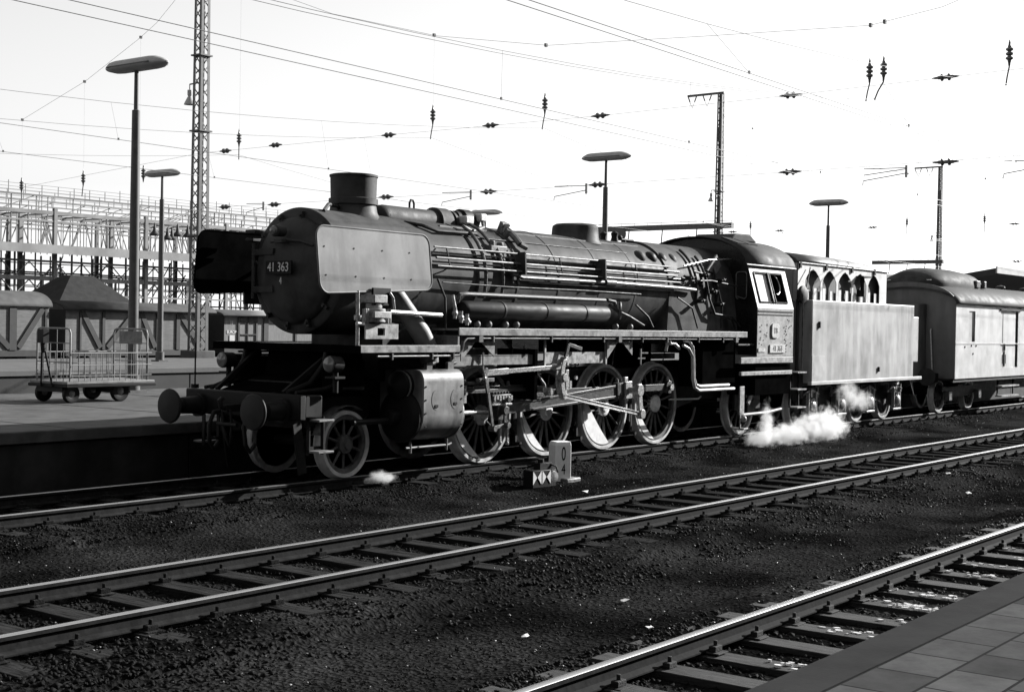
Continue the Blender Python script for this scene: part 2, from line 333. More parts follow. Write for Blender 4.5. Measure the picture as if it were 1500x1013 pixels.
def platform(name, x0, x1, y0, y1, z, m, coping=None):
    b = MB(); e = 0.10
    b.prism([(y0+e, -0.3), (y1-e, -0.3), (y1-e, z-0.16), (y1, z-0.16), (y1, z-0.015), (y1-0.015, z), (y0+0.015, z), (y0, z-0.015), (y0, z-0.16), (y0+e, z-0.16)], 'yz', x0, x1)
    return structure(b.build(name, m, loc=(0, 0, 0), smooth=0))
platform('platform', -40, 160, 1.72, 10.2, 0.72, 'concrete')
platform('platform', -40, 220, 20.8, 30.7, 0.72, 'concrete2')
pr = structure(MB().prism([(-12.58, -0.3), (-12.41, -0.3), (-12.41, 0.57), (-12.31, 0.57), (-12.31, 0.735), (-12.325, 0.75), (-12.575, 0.75), (-12.58, 0.745)], 'yz', -40, 120).build('platform_edge', mat('dark worn coping', 0.07, 0.11, 3, 0.8, bump=0.15, bscale=50), loc=(0, 0, 0), smooth=0))
structure(MB().box(-40, 120, -24, -12.586, -0.3, 0.75).build('platform', 'slab', loc=(0, -12.586, 0), smooth=0))
for i in range(8): structure(MB().box(-9.2+i*3.1, -9.185+i*3.1, 1.75, 10.1, 0.70, 0.724).build('platform_joint', 'ink', loc=(0, 0, 0), smooth=0))
# dark panelled facing of the first platform
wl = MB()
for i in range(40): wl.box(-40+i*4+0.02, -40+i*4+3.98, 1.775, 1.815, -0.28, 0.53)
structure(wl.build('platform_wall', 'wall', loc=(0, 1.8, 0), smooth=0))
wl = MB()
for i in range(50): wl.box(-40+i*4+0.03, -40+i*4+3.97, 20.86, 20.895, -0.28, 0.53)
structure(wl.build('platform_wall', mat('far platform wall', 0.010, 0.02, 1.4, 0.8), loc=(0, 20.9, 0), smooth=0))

RAILP = [(-0.062, -0.149), (0.062, -0.149), (0.062, -0.138), (0.012, -0.118), (0.008, -0.05), (0.034, -0.036), (0.035, -0.006), (0.028, 0), (-0.028, 0), (-0.035, -0.006), (-0.034, -0.036), (-0.008, -0.05), (-0.012, -0.118), (-0.062, -0.138)]
def sleeper_mb(x, yc, L, wd=0.125):
    j = random.uniform(-.03, .03); b = MB(); k = random.uniform(-.012, .012)
    b.bar((x+j, yc-L/2+random.uniform(-.05, .05), -0.235+k), (x+j+random.uniform(-.03, .03), yc+L/2+random.uniform(-.05, .05), -0.235+k), wd*2, 0.15)
    return b
def clips(b, x, yc):
    for s in (-1, 1):
        y = yc+s*0.752
        b.box(x-0.08, x+0.08, y-0.17, y+0.17, -0.162, -0.1495)
        for t in (-1, 1):
            b.box(x-0.055, x+0.055, y+t*0.10-0.03, y+t*0.10+0.03, -0.15, -0.105)
            b.cyl((x, y+t*0.10, -0.11), (x, y+t*0.10, -0.065), 0.018, n=6)
def track(label, yc, x0, x1, xs0, m, sp, n=100, stuff_to=None):
    t = thing('railway_track', label, 'railway track', (0, yc, 0), 'railway tracks')
    for s in (-1, 1):
        MB().prism([(yc+s*0.752+a, z) for a, z in RAILP], 'yz', x0, x1).build('rail', 'rail', t, smooth=50)
    x = xs0; i = 0
    while i < n:
        b = sleeper_mb(x, yc, 2.6); clips(b, x, yc); b.build('sleeper', m, t, bevel=0.008 if i < 40 else 0, smooth=0); x += sp; i += 1
    if stuff_to:
        b = MB()
        while x < stuff_to: b.bar((x, yc-1.3, -0.24), (x, yc+1.3, -0.24), 0.25, 0.15); x += sp
        o = b.build('sleeper', m, t, smooth=0); o['kind'] = 'stuff'
    return t
track('track under the steam locomotive, beside the asphalt platform edge', Y1, -40, 260, -12.2, 'sleeper', 0.65, 100, 180)
track('empty middle track running across the dark cinders in front of the locomotive', Y2, -40, 260, -14.5, 'sleeper', 0.68, 100, 180)
track('nearest track with white-spattered sleepers beside the paved platform', Y3, -40, 260, -14.2, 'sleeper2', 0.68, 60, 120)
def fartrack(label, yc):
    t = thing('railway_track', label, 'railway track', (0, yc, 0), 'railway tracks')
    for s in (-1, 1): MB().prism([(yc+s*0.752+a, z) for a, z in RAILP], 'yz', -40, 260).build('rail', 'rail', t, smooth=50)
    b = MB(); x = -30
    while x < 120: b.bar((x, yc-1.3, -0.24), (x, yc+1.3, -0.24), 0.25, 0.15); x += 0.68
    b.build('sleeper', 'sleeper', t, smooth=0)['kind'] = 'stuff'
fartrack('sunken track just behind the platform with the luggage trolley', 12.6)
fartrack('sunken track along the wall of the second platform', 17.2)
fartrack('track under the goods wagons behind the second platform', 35.4)

# white dirt and sun strips painted as spatter on the front sleepers
b = MB()
for k in range(2, 30):
    amt = 0.5+0.5*noise.noise((k*0.7, 3, 1)); dense = 34 if k in (10, 11, 12, 13) else int(6+16*max(0, amt))
    yc = Y3+random.uniform(-0.7, 0.3)
    for i in range(dense):
        x = -14.2+0.68*k+random.uniform(-.11, .11); y = max(Y3-1.25, min(Y3+0.6, random.gauss(yc, 0.28))); r = random.uniform(.005, .022)
        n = 6; a0 = random.random()*6
        ring = [(x+r*random.uniform(.4, 1.3)*math.cos(a0+2*PI*q/n), y+r*random.uniform(.7, 2.6)*math.sin(a0+2*PI*q/n)) for q in range(n)]
        b.prism(ring, 'xy', -0.168, -0.150)
tag(b.build('sunlit_dirt_spatter', 'white', loc=(0, Y3, -0.15), smooth=0), 'white dirt spatters and painted sun strips on the sleepers of the nearest track', 'spatter', kind='stuff')

# ballast stones: one mesh of small broken stones
def stones(name, label, pts, m):
    n = len(pts); pts = np.array(pts)
    base = np.array([(1, 0, 0), (-1, 0, 0), (0, 1, 0), (0, -1, 0), (0, 0, 1), (0, 0, -1)], float)
    faces = np.array([(0, 2, 4), (2, 1, 4), (1, 3, 4), (3, 0, 4), (2, 0, 5), (1, 2, 5), (3, 1, 5), (0, 3, 5)])
    V = base[None]*RNG.uniform(0.55, 1.15, (n, 6, 1))+RNG.uniform(-.28, .28, (n, 6, 3)); V[:, :, 2] *= 0.7
    a = RNG.uniform(0, 2*PI, n); c, s = np.cos(a)[:, None], np.sin(a)[:, None]
    X = V[:, :, 0]*c-V[:, :, 1]*s; Yv = V[:, :, 0]*s+V[:, :, 1]*c
    t = RNG.uniform(-.6, .6, n)[:, None]; Z = V[:, :, 2]*np.cos(t)+X*np.sin(t); X = X*np.cos(t)-V[:, :, 2]*np.sin(t)
    V = np.stack([X, Yv, Z], 2)*pts[:, 3][:, None, None]+pts[:, None, :3]
    F = (faces[None]+6*np.arange(n)[:, None, None]).reshape(-1, 3)
    me = bpy.data.meshes.new(name); me.vertices.add(n*6); me.vertices.foreach_set('co', V.reshape(-1).astype(np.float32))
    me.loops.add(len(F)*3); me.loops.foreach_set('vertex_index', F.reshape(-1).astype(np.int32))
    me.polygons.add(len(F)); me.polygons.foreach_set('loop_start', (np.arange(len(F))*3).astype(np.int32)); me.polygons.foreach_set('loop_total', np.full(len(F), 3, np.int32))
    me.update(); me.validate(); me.materials.append(M[m])
    o = bpy.data.objects.new(name, me); COL.objects.link(o); tag(o, label, 'gravel', kind='stuff'); return o
P = []
def inside_view(x, y): return True
def scatter(n, x0, x1, y0, y1, s0, s1, dens=None, z=0.0, bias=1.0):
    for _ in range(n):
        x = x0+(x1-x0)*random.random()**bias; y = random.uniform(y0, y1)
        if dens and random.random() > dens(x, y): continue
        P.append((x, y, gz(x, y)+z, random.uniform(s0, s1)))
patch = lambda x, y: 0.15+0.85*max(0, min(1, 0.5+1.6*noise.noise((x*0.55, y*0.9, 5))))
scatter(15000, -14, 26, -7.75, -6.4, 0.014, 0.038, patch, bias=1.5)      # near shoulder of the middle track
scatter(15000, -14, 26, -6.4, -4.4, 0.014, 0.034, bias=1.5)
scatter(6000, -13, 26, -4.5, -3.6, 0.012, 0.03, patch, bias=1.5)
scatter(10000, -11, 26, -1.9, -0.5, 0.012, 0.032, bias=1.5)
scatter(9000, -12, 26, -0.6, 1.7, 0.02, 0.042, bias=1.5)
scatter(12000, -12, 14, -9.9, -7.7, 0.006, 0.018, patch, bias=1.4)
scatter(8000, -12, 20, -3.7, -1.8, 0.008, 0.02, patch, bias=1.4)
scatter(9000, -12, 12, -10.0, -9.2, 0.018, 0.036, patch, bias=1.4)
scatter(12000, -13, 14, -12.2, -9.9, 0.02, 0.042, bias=1.3, z=-0.01)
stones('ballast_stones', 'dark broken ballast stones strewn along and between the tracks', P, 'stone')
P = []
scatter(1300, -13, 22, -10, -1.5, 0.006, 0.02, bias=1.4, z=0.006)
stones('pale_chips', 'pale stone chips sprinkled over the dark cinders', P, 'greyplate')

# scraps of paper on the cinders
def scrap(x, y, r, z=None):
    n = 6; a0 = random.random()*6; z = gz(x, y)+0.02 if z is None else z
    ring = [Vector((r*random.uniform(.6, 1.2)*math.cos(a0+2*PI*k/n), r*random.uniform(.5, .9)*math.sin(a0+2*PI*k/n), random.uniform(0, .5)*r)) for k in range(n)]
    b = MB(); vs = [q+Vector((x, y, z)) for q in ring]+[Vector((x, y, z+r*random.uniform(.3, .7)))]
    b.add(vs, [(k, (k+1) % n, n) for k in range(n)])
    return b.build('paper_scrap', 'white', loc=(x, y, z), smooth=0, solid=0.003)
for x, y, r, lab in [(-0.47, -3.2, 0.075, 'crumpled white paper lying on cinders below the hectometre stone'),
                     (-8.4, -9.2, 0.05, 'small white paper scrap near the shiny rail at the foot of the photo'),
                     (-7.2, -8.2, 0.055, 'white paper scrap alone on cinders between the two empty tracks'),
                     (3.9, -7.6, 0.075, 'flat pale paper strip on cinders right of centre, beside the middle track'),
                     (5.5, -6.7, 0.06, 'pale paper scrap on the right, just in front of the middle track'),
                     (-8.9, -8.3, 0.04, 'tiny paper scrap left of the shiny rail, on dark cinders')]:
    tag(scrap(x, y, r), lab, 'paper', 'paper scraps on the cinders')
for x, y, r, lab in [(-5.6, -11.6, 0.05, 'crumpled paper on a sleeper of the nearest track, by the platform edge'),
                     (-8.6, -11.3, 0.045, 'white paper scrap between sleepers of the nearest track')]:
    tag(scrap(x, y, r, -0.15), lab, 'paper', 'paper scraps on the nearest track')

# ================================================================== the steam locomotive
loco = thing('steam_locomotive', 'black steam locomotive numbered 41 363 with smoke deflectors at the head of the train', 'locomotive', (2, 0, 0))
def L(mb, name, m, par=None, **k): return mb.build(name, m, par or loco, **k)
BZ, BR = 3.05, 0.93
def rp(x, a, r): return (x, -r*math.sin(R(a)), BZ+r*math.cos(R(a)))      # a point round the boiler, angle from the top to the near side

def make_wheel(par, name, x, side, Rw, ns, hub_r, cw=None, pin=None, hubm='wheel'):
    Y = lambda t: side*(0.68+t)
    b = MB(); o = (x, Y(0), Rw); ax = (0, side, 0)
    b.lathe([(0.03, Rw-0.14), (0.03, Rw-0.06), (0.105, Rw-0.06), (0.11, Rw-0.075), (0.10, Rw-0.135), (0.03, Rw-0.14)], o, ax, 56)
    for i in range(ns):
        a = 2*PI*(i+0.5)/ns; d = Vector((math.cos(a), 0, math.sin(a))); c = Vector((x, Y(0.075), Rw))
        p0, p1 = c+d*(hub_r-0.03), c+d*(Rw-0.11); t = d.cross(Vector((0, 1, 0)))
        ring = lambda q, wd, dp: [q+t*wd, q+Vector((0, side*dp*0.55, 0)), q-t*wd, q-Vector((0, side*dp, 0))]
        b.loft([ring(p0, 0.026, 0.055), ring(p1, 0.019, 0.03)])
    wh = L(b, name, 'wheel', par, smooth=40)
    L(MB().lathe([(-0.03, Rw-0.07), (-0.03, Rw+0.026), (-0.005, Rw+0.03), (0.012, Rw+0.004), (0.125, Rw-0.004), (0.135, Rw-0.012), (0.135, Rw-0.058), (0.125, Rw-0.066), (-0.03, Rw-0.07)], o, ax, 72), 'tyre', 'suntyre' if name == 'leading_wheel' else 'tyre', wh, smooth=40)
    L(MB().lathe([(-0.02, hub_r), (0.13, hub_r), (0.145, hub_r-0.02), (0.15, hub_r*0.55), (0.175, hub_r*0.5), (0.18, 0.0)], o, ax, 32), 'hub', hubm, wh, smooth=40)
    if cw:
        ca, h, rr = cw; rr = Rw-0.10
        pts = [(x+rr*math.cos(R(ca-h+2*h*i/24)), Rw+rr*math.sin(R(ca-h+2*h*i/24))) for i in range(25)]
        a0, a1 = R(ca+h), R(ca-h)
        for i in range(1, 8):          # slightly hollow inner edge
            t = i/8; px = (1-t)*math.cos(a0)+t*math.cos(a1); pz = (1-t)*math.sin(a0)+t*math.sin(a1); k = 1+0.10*math.sin(PI*t)
            pts.append((x+rr*px*k, Rw+rr*pz*k))
        L(MB().prism(pts, 'xz', Y(0.05), Y(0.118)), 'counterweight', 'wheelcw', wh, smooth=30)
    if pin:
        px, pz = x+0.36*math.cos(R(pin)), Rw+0.36*math.sin(R(pin))
        L(MB().cyl((px, Y(0.02), pz), (px, Y(0.13), pz), 0.12, n=24).cyl((px, Y(0.13), pz), (px, Y(0.36), pz), 0.06, n=16), 'crank_pin', 'wheel', wh)
    return wh
M['wheelcw'] = mat('counterweight tone lifted for sun', 0.58, 0.74, 9, 0.4, 0.5, spec=0.6)  # tone lifted to stand for sunlight on counterweights and near hubs
PIN = 66
DX = [0.0, 1.85, 3.70, 5.55]
for i, x in enumerate(DX):
    make_wheel(loco, 'driving_wheel', x, -1, 0.8, 16, 0.17, (PIN+157, 62 if i == 2 else 44, 0), PIN, 'wheelcw')
    make_wheel(loco, 'driving_wheel', x, 1, 0.8, 16, 0.17, (PIN+90+180, 44, 0), PIN-90)
    L(MB().cyl((x, -0.68, 0.8), (x, 0.68, 0.8), 0.1), 'axle', 'frame')
for s in (-1, 1):
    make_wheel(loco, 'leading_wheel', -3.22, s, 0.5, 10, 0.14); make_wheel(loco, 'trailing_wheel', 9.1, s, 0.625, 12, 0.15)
for x, r in ((-3.22, 0.5), (9.1, 0.625)): L(MB().cyl((x, -0.68, r), (x, 0.68, r), 0.08), 'axle', 'frame')

# frames
fr = MB()
for s in (-1, 1):
    fr.prism([(-4.5, 0.95), (-4.0, 0.75), (-2.6, 1.05), (-1.2, 0.62), (6.6, 0.62), (7.6, 0.8), (10.2, 0.8), (10.2, 1.35), (6.6, 1.5), (-1.0, 1.5), (-4.5, 1.28)], 'xz', s*0.52, s*0.56)
for x in (-3.9, -2.9, -1.2, 0.92, 2.78, 4.6, 6.5, 8.4, 10.0): fr.box(x-0.04, x+0.04, -0.52, 0.52, 0.75, 1.42)
fr.box(-1.6, 6.4, -0.5, 0.5, 1.36, 1.40)
L(fr, 'main_frame', 'frame', smooth=0)
L(MB().box(-2.45, -1.1, -0.75, 0.75, 1.4, 2.3), 'saddle', 'frame', bevel=0.05)
L(MB().prism([(-4.42, 1.28), (-3.55, 1.5), (-3.45, 1.88), (-2.7, 1.88), (-2.7, 1.2), (-4.42, 1.2)], 'xz', -0.62, 0.62), 'front_apron', 'shadeblack', bevel=0.02)
for s in (-1, 1):
    L(MB().tube([(-4.42, s*0.8, 1.3), (-4.0, s*0.82, 1.42), (-3.75, s*0.85, 1.7), (-3.7, s*0.85, 1.9)], 0.035).tube([(-4.4, s*0.95, 1.3), (-3.9, s*1.0, 1.34), (-3.3, s*1.05, 1.5)], 0.028), 'front_pipe', 'black')
    L(MB().box(-3.7, -3.2, min(s*0.75, s*1.15), max(s*0.75, s*1.15), 1.3, 1.75).cyl((-3.45, s*0.95, 1.75), (-3.45, s*0.95, 1.86), 0.12), 'front_box', 'shadeblack', bevel=0.03)
    L(MB().bar((-4.4, s*0.7, 1.28), (-3.5, s*0.78, 1.88), 0.05, 0.06), 'front_strut', 'black')
L(MB().prism([(-3.9, 0.75), (-2.7, 0.75), (-2.5, 0.9), (-2.5, 1.2), (-3.9, 1.2)], 'xz', -0.6, 0.6), 'pony_truck', 'frame', bevel=0.03)
bb = MB().box(-4.56, -4.44, -1.2, 1.2, 0.92, 1.28)
for s in (-1, 1): bb.box(-4.44, -4.1, s*1.02-0.16, s*1.02+0.16, 0.95, 1.26)
L(bb, 'buffer_beam', 'black', bevel=0.02)
for s in (-1, 1):
    y = s*0.875
    bf = L(MB().lathe([(0, 0.17), (0.05, 0.17), (0.05, 0.135), (0.33, 0.12), (0.35, 0.085), (0.55, 0.08)], (-4.57, y, 1.05), (-1, 0, 0), 32), 'buffer', 'black')
    L(MB().lathe([(0, 0.05), (0.0, 0.245), (0.02, 0.25), (0.045, 0.235), (0.065, 0.15), (0.072, 0.0)], (-5.10, y, 1.05), (-1, 0, 0), 40), 'buffer_head', 'greybuf', bf)
    ly = 0.95 if s > 0 else -1.28
    lp = L(MB().lathe([(0, 0.06), (0.03, 0.11), (0.22, 0.12), (0.24, 0.115)], (-3.85, ly, 1.70), (-1, 0, 0), 28).cyl((-3.95, ly, 1.3), (-3.95, ly, 1.6), 0.04).box(-4.06, -3.86, ly-0.10, ly+0.10, 1.5, 1.53), 'headlight', 'black')
    L(MB().lathe([(0, 0.112), (0.015, 0.10), (0.03, 0.0)], (-4.09, ly, 1.70), (-1, 0, 0), 28), 'lens', 'lens', lp)
    # footsteps, guard irons, brake hoses
    for zz in (0.90, 0.46): L(MB().box(-4.3, -4.0, s*1.2-0.12, s*1.2+0.12, zz, zz+0.03), 'step', 'greyplate', bevel=0.005)
    L(MB().box(-4.30, -4.28, s*1.1-0.03, s*1.1+0.03, 0.42, 0.96).box(-4.02, -4.0, s*1.1-0.03, s*1.1+0.03, 0.42, 0.96).box(-4.3, -4.0, s*1.07-0.01, s*1.07+0.01, 0.5, 0.54), 'step_hanger', 'black', smooth=0)
    L(MB().bar((-4.2, s*0.75, 0.95), (-4.05, s*0.75, 0.12), 0.16, 0.03, (0, 1, 0)), 'guard_iron', 'frame')
    L(MB().tube([(-4.58, s*0.35, 1.0), (-4.75, s*0.35, 0.98), (-4.82, s*0.36, 0.8), (-4.80, s*0.38, 0.55), (-4.72, s*0.38, 0.45), (-4.62, s*0.38, 0.55)], 0.032), 'brake_hose', 'frame')
    L(MB().sheet([[(-3.22+0.57*math.cos(R(a)), s*0.66, 0.5+0.57*math.sin(R(a))), (-3.22+0.57*math.cos(R(a)), s*0.86, 0.5+0.57*math.sin(R(a)))] for a in range(60, 172, 8)]), 'splasher', 'greyplate', solid=0.008)
L(MB().bar((-4.56, 0, 1.05), (-4.85, 0, 1.05), 0.09, 0.1).tube([(-4.85, 0, 1.05), (-4.93, 0, 1.08), (-4.95, 0, 1.16), (-4.9, 0, 1.2)], 0.035), 'coupling_hook', 'frame', smooth=40)
sc = MB()
for s in (-1, 1): sc.tube([(-4.82, s*0.08, 1.03), (-4.8, s*0.09, 0.8), (-4.78, s*0.05, 0.66)], 0.02)
sc.cyl((-4.8, -0.2, 0.82), (-4.8, 0.2, 0.82), 0.03).tube([(-4.78, -0.07, 0.66), (-4.76, 0, 0.5), (-4.78, 0.07, 0.66)], 0.022)
L(sc, 'screw_coupling', 'frame')
L(MB().cyl((-4.3, 1.3, 1.27), (-4.3, 1.3, 1.33), 0.06).cyl((-4.3, 1.3, 1.3), (-4.3, 1.3, 1.95), 0.012, n=8).ball((-4.3, 1.3, 1.5), 0.02), 'marker_rod', 'black')

# boiler, firebox, smokebox
boiler = L(MB().lathe([(0, BR), (7.6, BR+0.01)], (-1.75, 0, BZ), (1, 0, 0), 96), 'boiler', 'boiler', smooth=50)
for x in (-0.35, 0.75, 1.95, 3.25, 4.5): L(MB().lathe([(0, BR), (0, BR+0.014), (0.06, BR+0.014), (0.06, BR)], (x, 0, BZ), (1, 0, 0), 96), 'boiler_band', 'boiler', boiler, smooth=30)
def fbring(x, wd, zb, r=0.955):
    pts = [(x, -r*math.sin(R(a)), BZ+0.03+r*math.cos(R(a))) for a in range(-90, 91, 6)]
    return [(x, wd, zb)]+pts+[(x, -wd, zb)]
L(MB().loft([fbring(5.75, 0.90, 2.05), fbring(5.95, 0.97, 2.0), fbring(7.2, 1.05, 1.95), fbring(8.44, 1.08, 1.95)]), 'firebox', 'boiler', smooth=40)
for x in (5.05, 5.47, 5.86, 6.25):
    L(MB().lathe([(-0.03, 0.15), (0.03, 0.13), (0.075, 0.08), (0.09, 0.0)], rp(x, 47, BR-0.005), (0, -math.sin(R(47)), math.cos(R(47))), 20), 'washout_cover', 'boiler', boiler)
smb = L(MB().lathe([(0, 0.0), (0, 0.90), (0.03, 0.945), (1.75, 0.945)], (-3.5, 0, BZ), (1, 0, 0), 96), 'smokebox', 'front', smooth=40)
dr = MB().lathe([(0, 0.80), (0.05, 0.79), (0.10, 0.74), (0.19, 0.5), (0.235, 0.25), (0.25, 0.0)], (-3.5, 0, BZ), (-1, 0, 0), 72)
door = L(dr, 'smokebox_door', 'front', smb, smooth=40)
for i in range(12):
    dg = MB()
    a = 2*PI*(i+0.3)/12; c = Vector((-3.53, 0.83*math.cos(a), BZ+0.83*math.sin(a))); d = Vector((0, math.cos(a), math.sin(a)))
    dg.bar(c-d*0.09, c+d*0.06, 0.05, 0.07, (1, 0, 0)); dg.cyl(c+Vector((-0.02, 0, 0)), c+Vector((-0.07, 0, 0)), 0.02, n=6)
    L(dg, 'door_clamp', 'front', smb, smooth=0)
L(MB().bar((-3.6, 0.80, BZ+0.28), (-3.72, 0.25, BZ+0.28), 0.05, 0.09).bar((-3.6, 0.80, BZ-0.28), (-3.72, 0.25, BZ-0.28), 0.05, 0.09).cyl((-3.56, 0.86, BZ-0.42), (-3.56, 0.86, BZ+0.42), 0.035), 'door_hinge', 'front', smb)
L(MB().tube([(-3.66, -0.5, BZ+0.36), (-3.74, -0.3, BZ+0.42), (-3.76, 0.0, BZ+0.44), (-3.74, 0.3, BZ+0.42)], 0.018), 'door_handrail', 'front', smb)
L(MB().box(-3.60, -3.30, 0.80, 1.02, 3.62, 3.68).box(-3.60, -3.30, 0.86, 1.02, 3.50, 3.55), 'smokebox_hinge_lug', 'front', smb, bevel=0.01)
npl = L(MB().box(-3.83, -3.80, -0.23, 0.31, 2.985, 3.185), 'number_plate', 'ink', smb, bevel=0.004)
L(text_mb('41 363', 0.19, (-3.835, 0.04, 3.085), (0, -1, 0), (0, 0, 1), 0.004, 0.85), 'plate_lettering', 'letter', npl, smooth=0)
L(text_mb('4', 0.15, (-3.82, 0.0, 2.885), (0, -1, 0), (0, 0, 1), 0.006, 0.7), 'small_figure', 'letter', npl, smooth=0)
tl = L(MB().lathe([(0, 0.05), (0.03, 0.08), (0.2, 0.09), (0.22, 0.075)], (-3.72, 0.03, 3.62), (-1, 0, 0), 28).box(-3.86, -3.6, -0.05, 0.11, 3.45, 3.5), 'headlight', 'front')
L(MB().lathe([(0, 0.073), (0.03, 0.06), (0.05, 0.0)], (-3.94, 0.03, 3.62), (-1, 0, 0), 28), 'lens', 'lens', tl)
L(MB().lathe([(-0.12, 0.52), (-0.04, 0.42), (0.05, 0.375), (0.16, 0.355), (0.17, 0.385), (0.26, 0.385), (0.27, 0.355), (0.60, 0.365), (0.60, 0.378), (0.63, 0.378), (0.64, 0.34), (0.60, 0.32), (0.2, 0.31), (0.1, 0.0)], (-2.3, 0, 3.95), (0, 0, 1), 56), 'chimney', 'front', smooth=35)
L(MB().tube([(-3.3, -0.35, 3.94), (-3.0, -0.15, 4.07), (-2.7, -0.05, 4.07), (-2.62, -0.02, 4.0)], 0.03), 'chimney_pipe', 'front')
# feed-water heater casing on top, generator, domes, safety valves, whistle
hc = MB().cyl((-1.65, 0, 3.98), (0.1, 0, 3.98), 0.20, n=32).ball((-1.65, 0, 3.98), 0.2, 0.2, 0.2, 20).box(-1.6, 0.1, -0.3, 0.3, 3.78, 3.92)
hc.cyl((-0.4, 0, 3.98), (-0.12, 0, 3.98), 0.255, n=28).cyl((-0.02, 0, 3.98), (0.03, 0, 3.98), 0.235, n=28)
hc.tube([(-0.98, 0, 4.16), (-0.98, 0, 4.26), (-0.95, 0, 4.31), (-0.90, 0, 4.31), (-0.87, 0, 4.26), (-0.87, 0, 4.16)], 0.018)
L(hc, 'feedwater_heater', 'front', smooth=40)
L(MB().tube([(-1.5, -0.35, 3.9), (-1.3, -0.55, 3.86), (-1.05, -0.66, 3.78), (0.0, -0.62, 3.80)], 0.03), 'heater_pipe', 'front')
ge = MB().cyl((0.15, 0, 4.07), (0.7, 0, 4.07), 0.15, n=24).cyl((0.3, 0, 4.07), (0.5, 0, 4.07), 0.19, n=24).box(0.2, 0.65, -0.12, 0.12, 3.85, 4.0)
L(ge, 'turbo_generator', 'black', smooth=40)
for q in ((0.05, 0.27, -0.36, -0.18, 3.98, 4.12), (0.60, 0.78, -0.24, -0.10, 4.06, 4.2)): L(MB().box(*q), 'valve_box', 'plate', bevel=0.025)
L(MB().tube([(0.16, -0.3, 4.0)]+[rp(0.16, a, 0.99) for a in range(22, 58, 6)], 0.028).tube([(0.7, -0.2, 4.05), (0.6, -0.3, 3.96), (0.35, -0.38, 3.9), (0.1, -0.45, 3.86)]+[rp(-0.2, a, 1.0) for a in range(30, 112, 6)], 0.03), 'down_pipe', 'pipe')
L(MB().tube([rp(0.28, a, 0.99) for a in range(56, 108, 5)], 0.026).tube([rp(0.55, a, 0.985) for a in range(58, 96, 5)], 0.02).tube([rp(0.7, a, 0.985) for a in range(58, 96, 5)], 0.02), 'lubricator_pipe', 'pipe')
L(MB().box(0.1, 0.55, -0.86, -0.70, 3.50, 3.62).cyl((0.2, -0.8, 3.6), (0.2, -0.8, 3.7), 0.05).cyl((0.42, -0.8, 3.6), (0.42, -0.8, 3.68), 0.06), 'lubricator', 'greyplate', bevel=0.02)
L(MB().lathe([(-0.1, 0.52), (0.0, 0.455), (0.2, 0.44), (0.25, 0.43), (0.285, 0.37), (0.30, 0.0)], (3.8, 0, 3.95), (0, 0, 1), 56), 'steam_dome', 'boiler', smooth=45)
va = MB().bar(rp(0.95, 26, 0.9), rp(0.95, 26, 1.12), 0.12, 0.12, (1, 0, 0)).cyl(rp(0.95, 34, 0.92), rp(0.95, 34, 1.06), 0.05).cyl((0.85, -0.5, 4.02), (1.05, -0.5, 4.02), 0.035)
va.tube([rp(0.98, a, 1.02) for a in (30, 38, 46, 52)], 0.06).tube([rp(0.98, 52, 1.02), (1.1, -0.86, 3.62)], 0.05)
L(va, 'clack_valve', 'greyplate', smooth=40)
for x, y in ((5.0, -0.12), (5.0, 0.14)): L(MB().lathe([(0, 0.09), (0.05, 0.08), (0.12, 0.06), (0.2, 0.075), (0.22, 0.05), (0.25, 0.0)], (x, y, 3.94), (0, 0, 1), 20), 'safety_valve', 'black')
L(MB().cyl((5.6, 0.05, 3.95), (5.6, 0.05, 4.05), 0.05).cyl((5.45, 0.05, 4.05), (5.95, 0.05, 4.05), 0.025).ball((5.45, 0.05, 4.08), 0.06), 'whistle', 'black')
L(MB().box(-0.7, 5.4, -0.42, -0.37, 3.88, 3.905), 'top_walkway', 'greyplate')
# long pipes and handrails along the near side, with standing bracket plates
lp = MB()
for y, z, r, x0, x1 in ((-0.98, 3.50, 0.016, -1.5, 5.7), (-1.03, 3.33, 0.019, -1.5, 5.9), (-1.06, 3.20, 0.016, -1.5, 6.2)): lp.tube([(x0, y, z), ((x0+x1)/2, y, z), (x1, y, z), (x1+0.25, y+0.15, z+0.02)], r)
L(lp, 'handrail_pipe', 'pipe')
L(MB().tube([(0.35, -0.80, 3.55), (0.38, -0.93, 3.35), (0.5, -1.0, 3.16), (0.75, -1.03, 3.10), (3.4, -1.03, 3.11)], 0.035).cyl((3.3, -1.03, 3.11), (3.62, -1.03, 3.11), 0.06).tube([(3.6, -1.03, 3.11), (6.0, -1.04, 3.09), (6.6, -1.05, 3.07)], 0.038), 'blower_pipe', 'pipe')
for x in (0.70, 3.16): L(MB().prism([(-0.80, 3.52), (-1.12, 3.53), (-1.14, 3.15), (-0.9, 3.14)], 'yz', x, x+0.035), 'pipe_bracket', 'boiler')
for x in (-1.2, 1.9, 4.4): L(MB().tube([(x, -0.85, 3.52), (x, -0.98, 3.50), (x, -1.03, 3.33), (x, -1.06, 3.20), (x, -0.90, 3.12)], 0.012), 'pipe_clip', 'darkpipe')
L(MB().tube([(-1.5, -0.90, 3.42), (2, -0.9, 3.42), (6.2, -0.9, 3.42)], 0.018).tube([(-1.5, -0.96, 3.27), (2, -0.96, 3.27), (6.4, -0.96, 3.27)], 0.016).tube([(1.0, -1.0, 3.03), (5.9, -1.0, 3.03)], 0.014), 'sanding_pipe', 'pipe')
ar = L(MB().lathe([(0, 0.0), (0.03, 0.12), (0.08, 0.145), (4.15, 0.145), (4.2, 0.12), (4.23, 0.0)], (-1.0, -1.12, 2.53), (1, 0, 0), 36), 'air_reservoir', 'black')
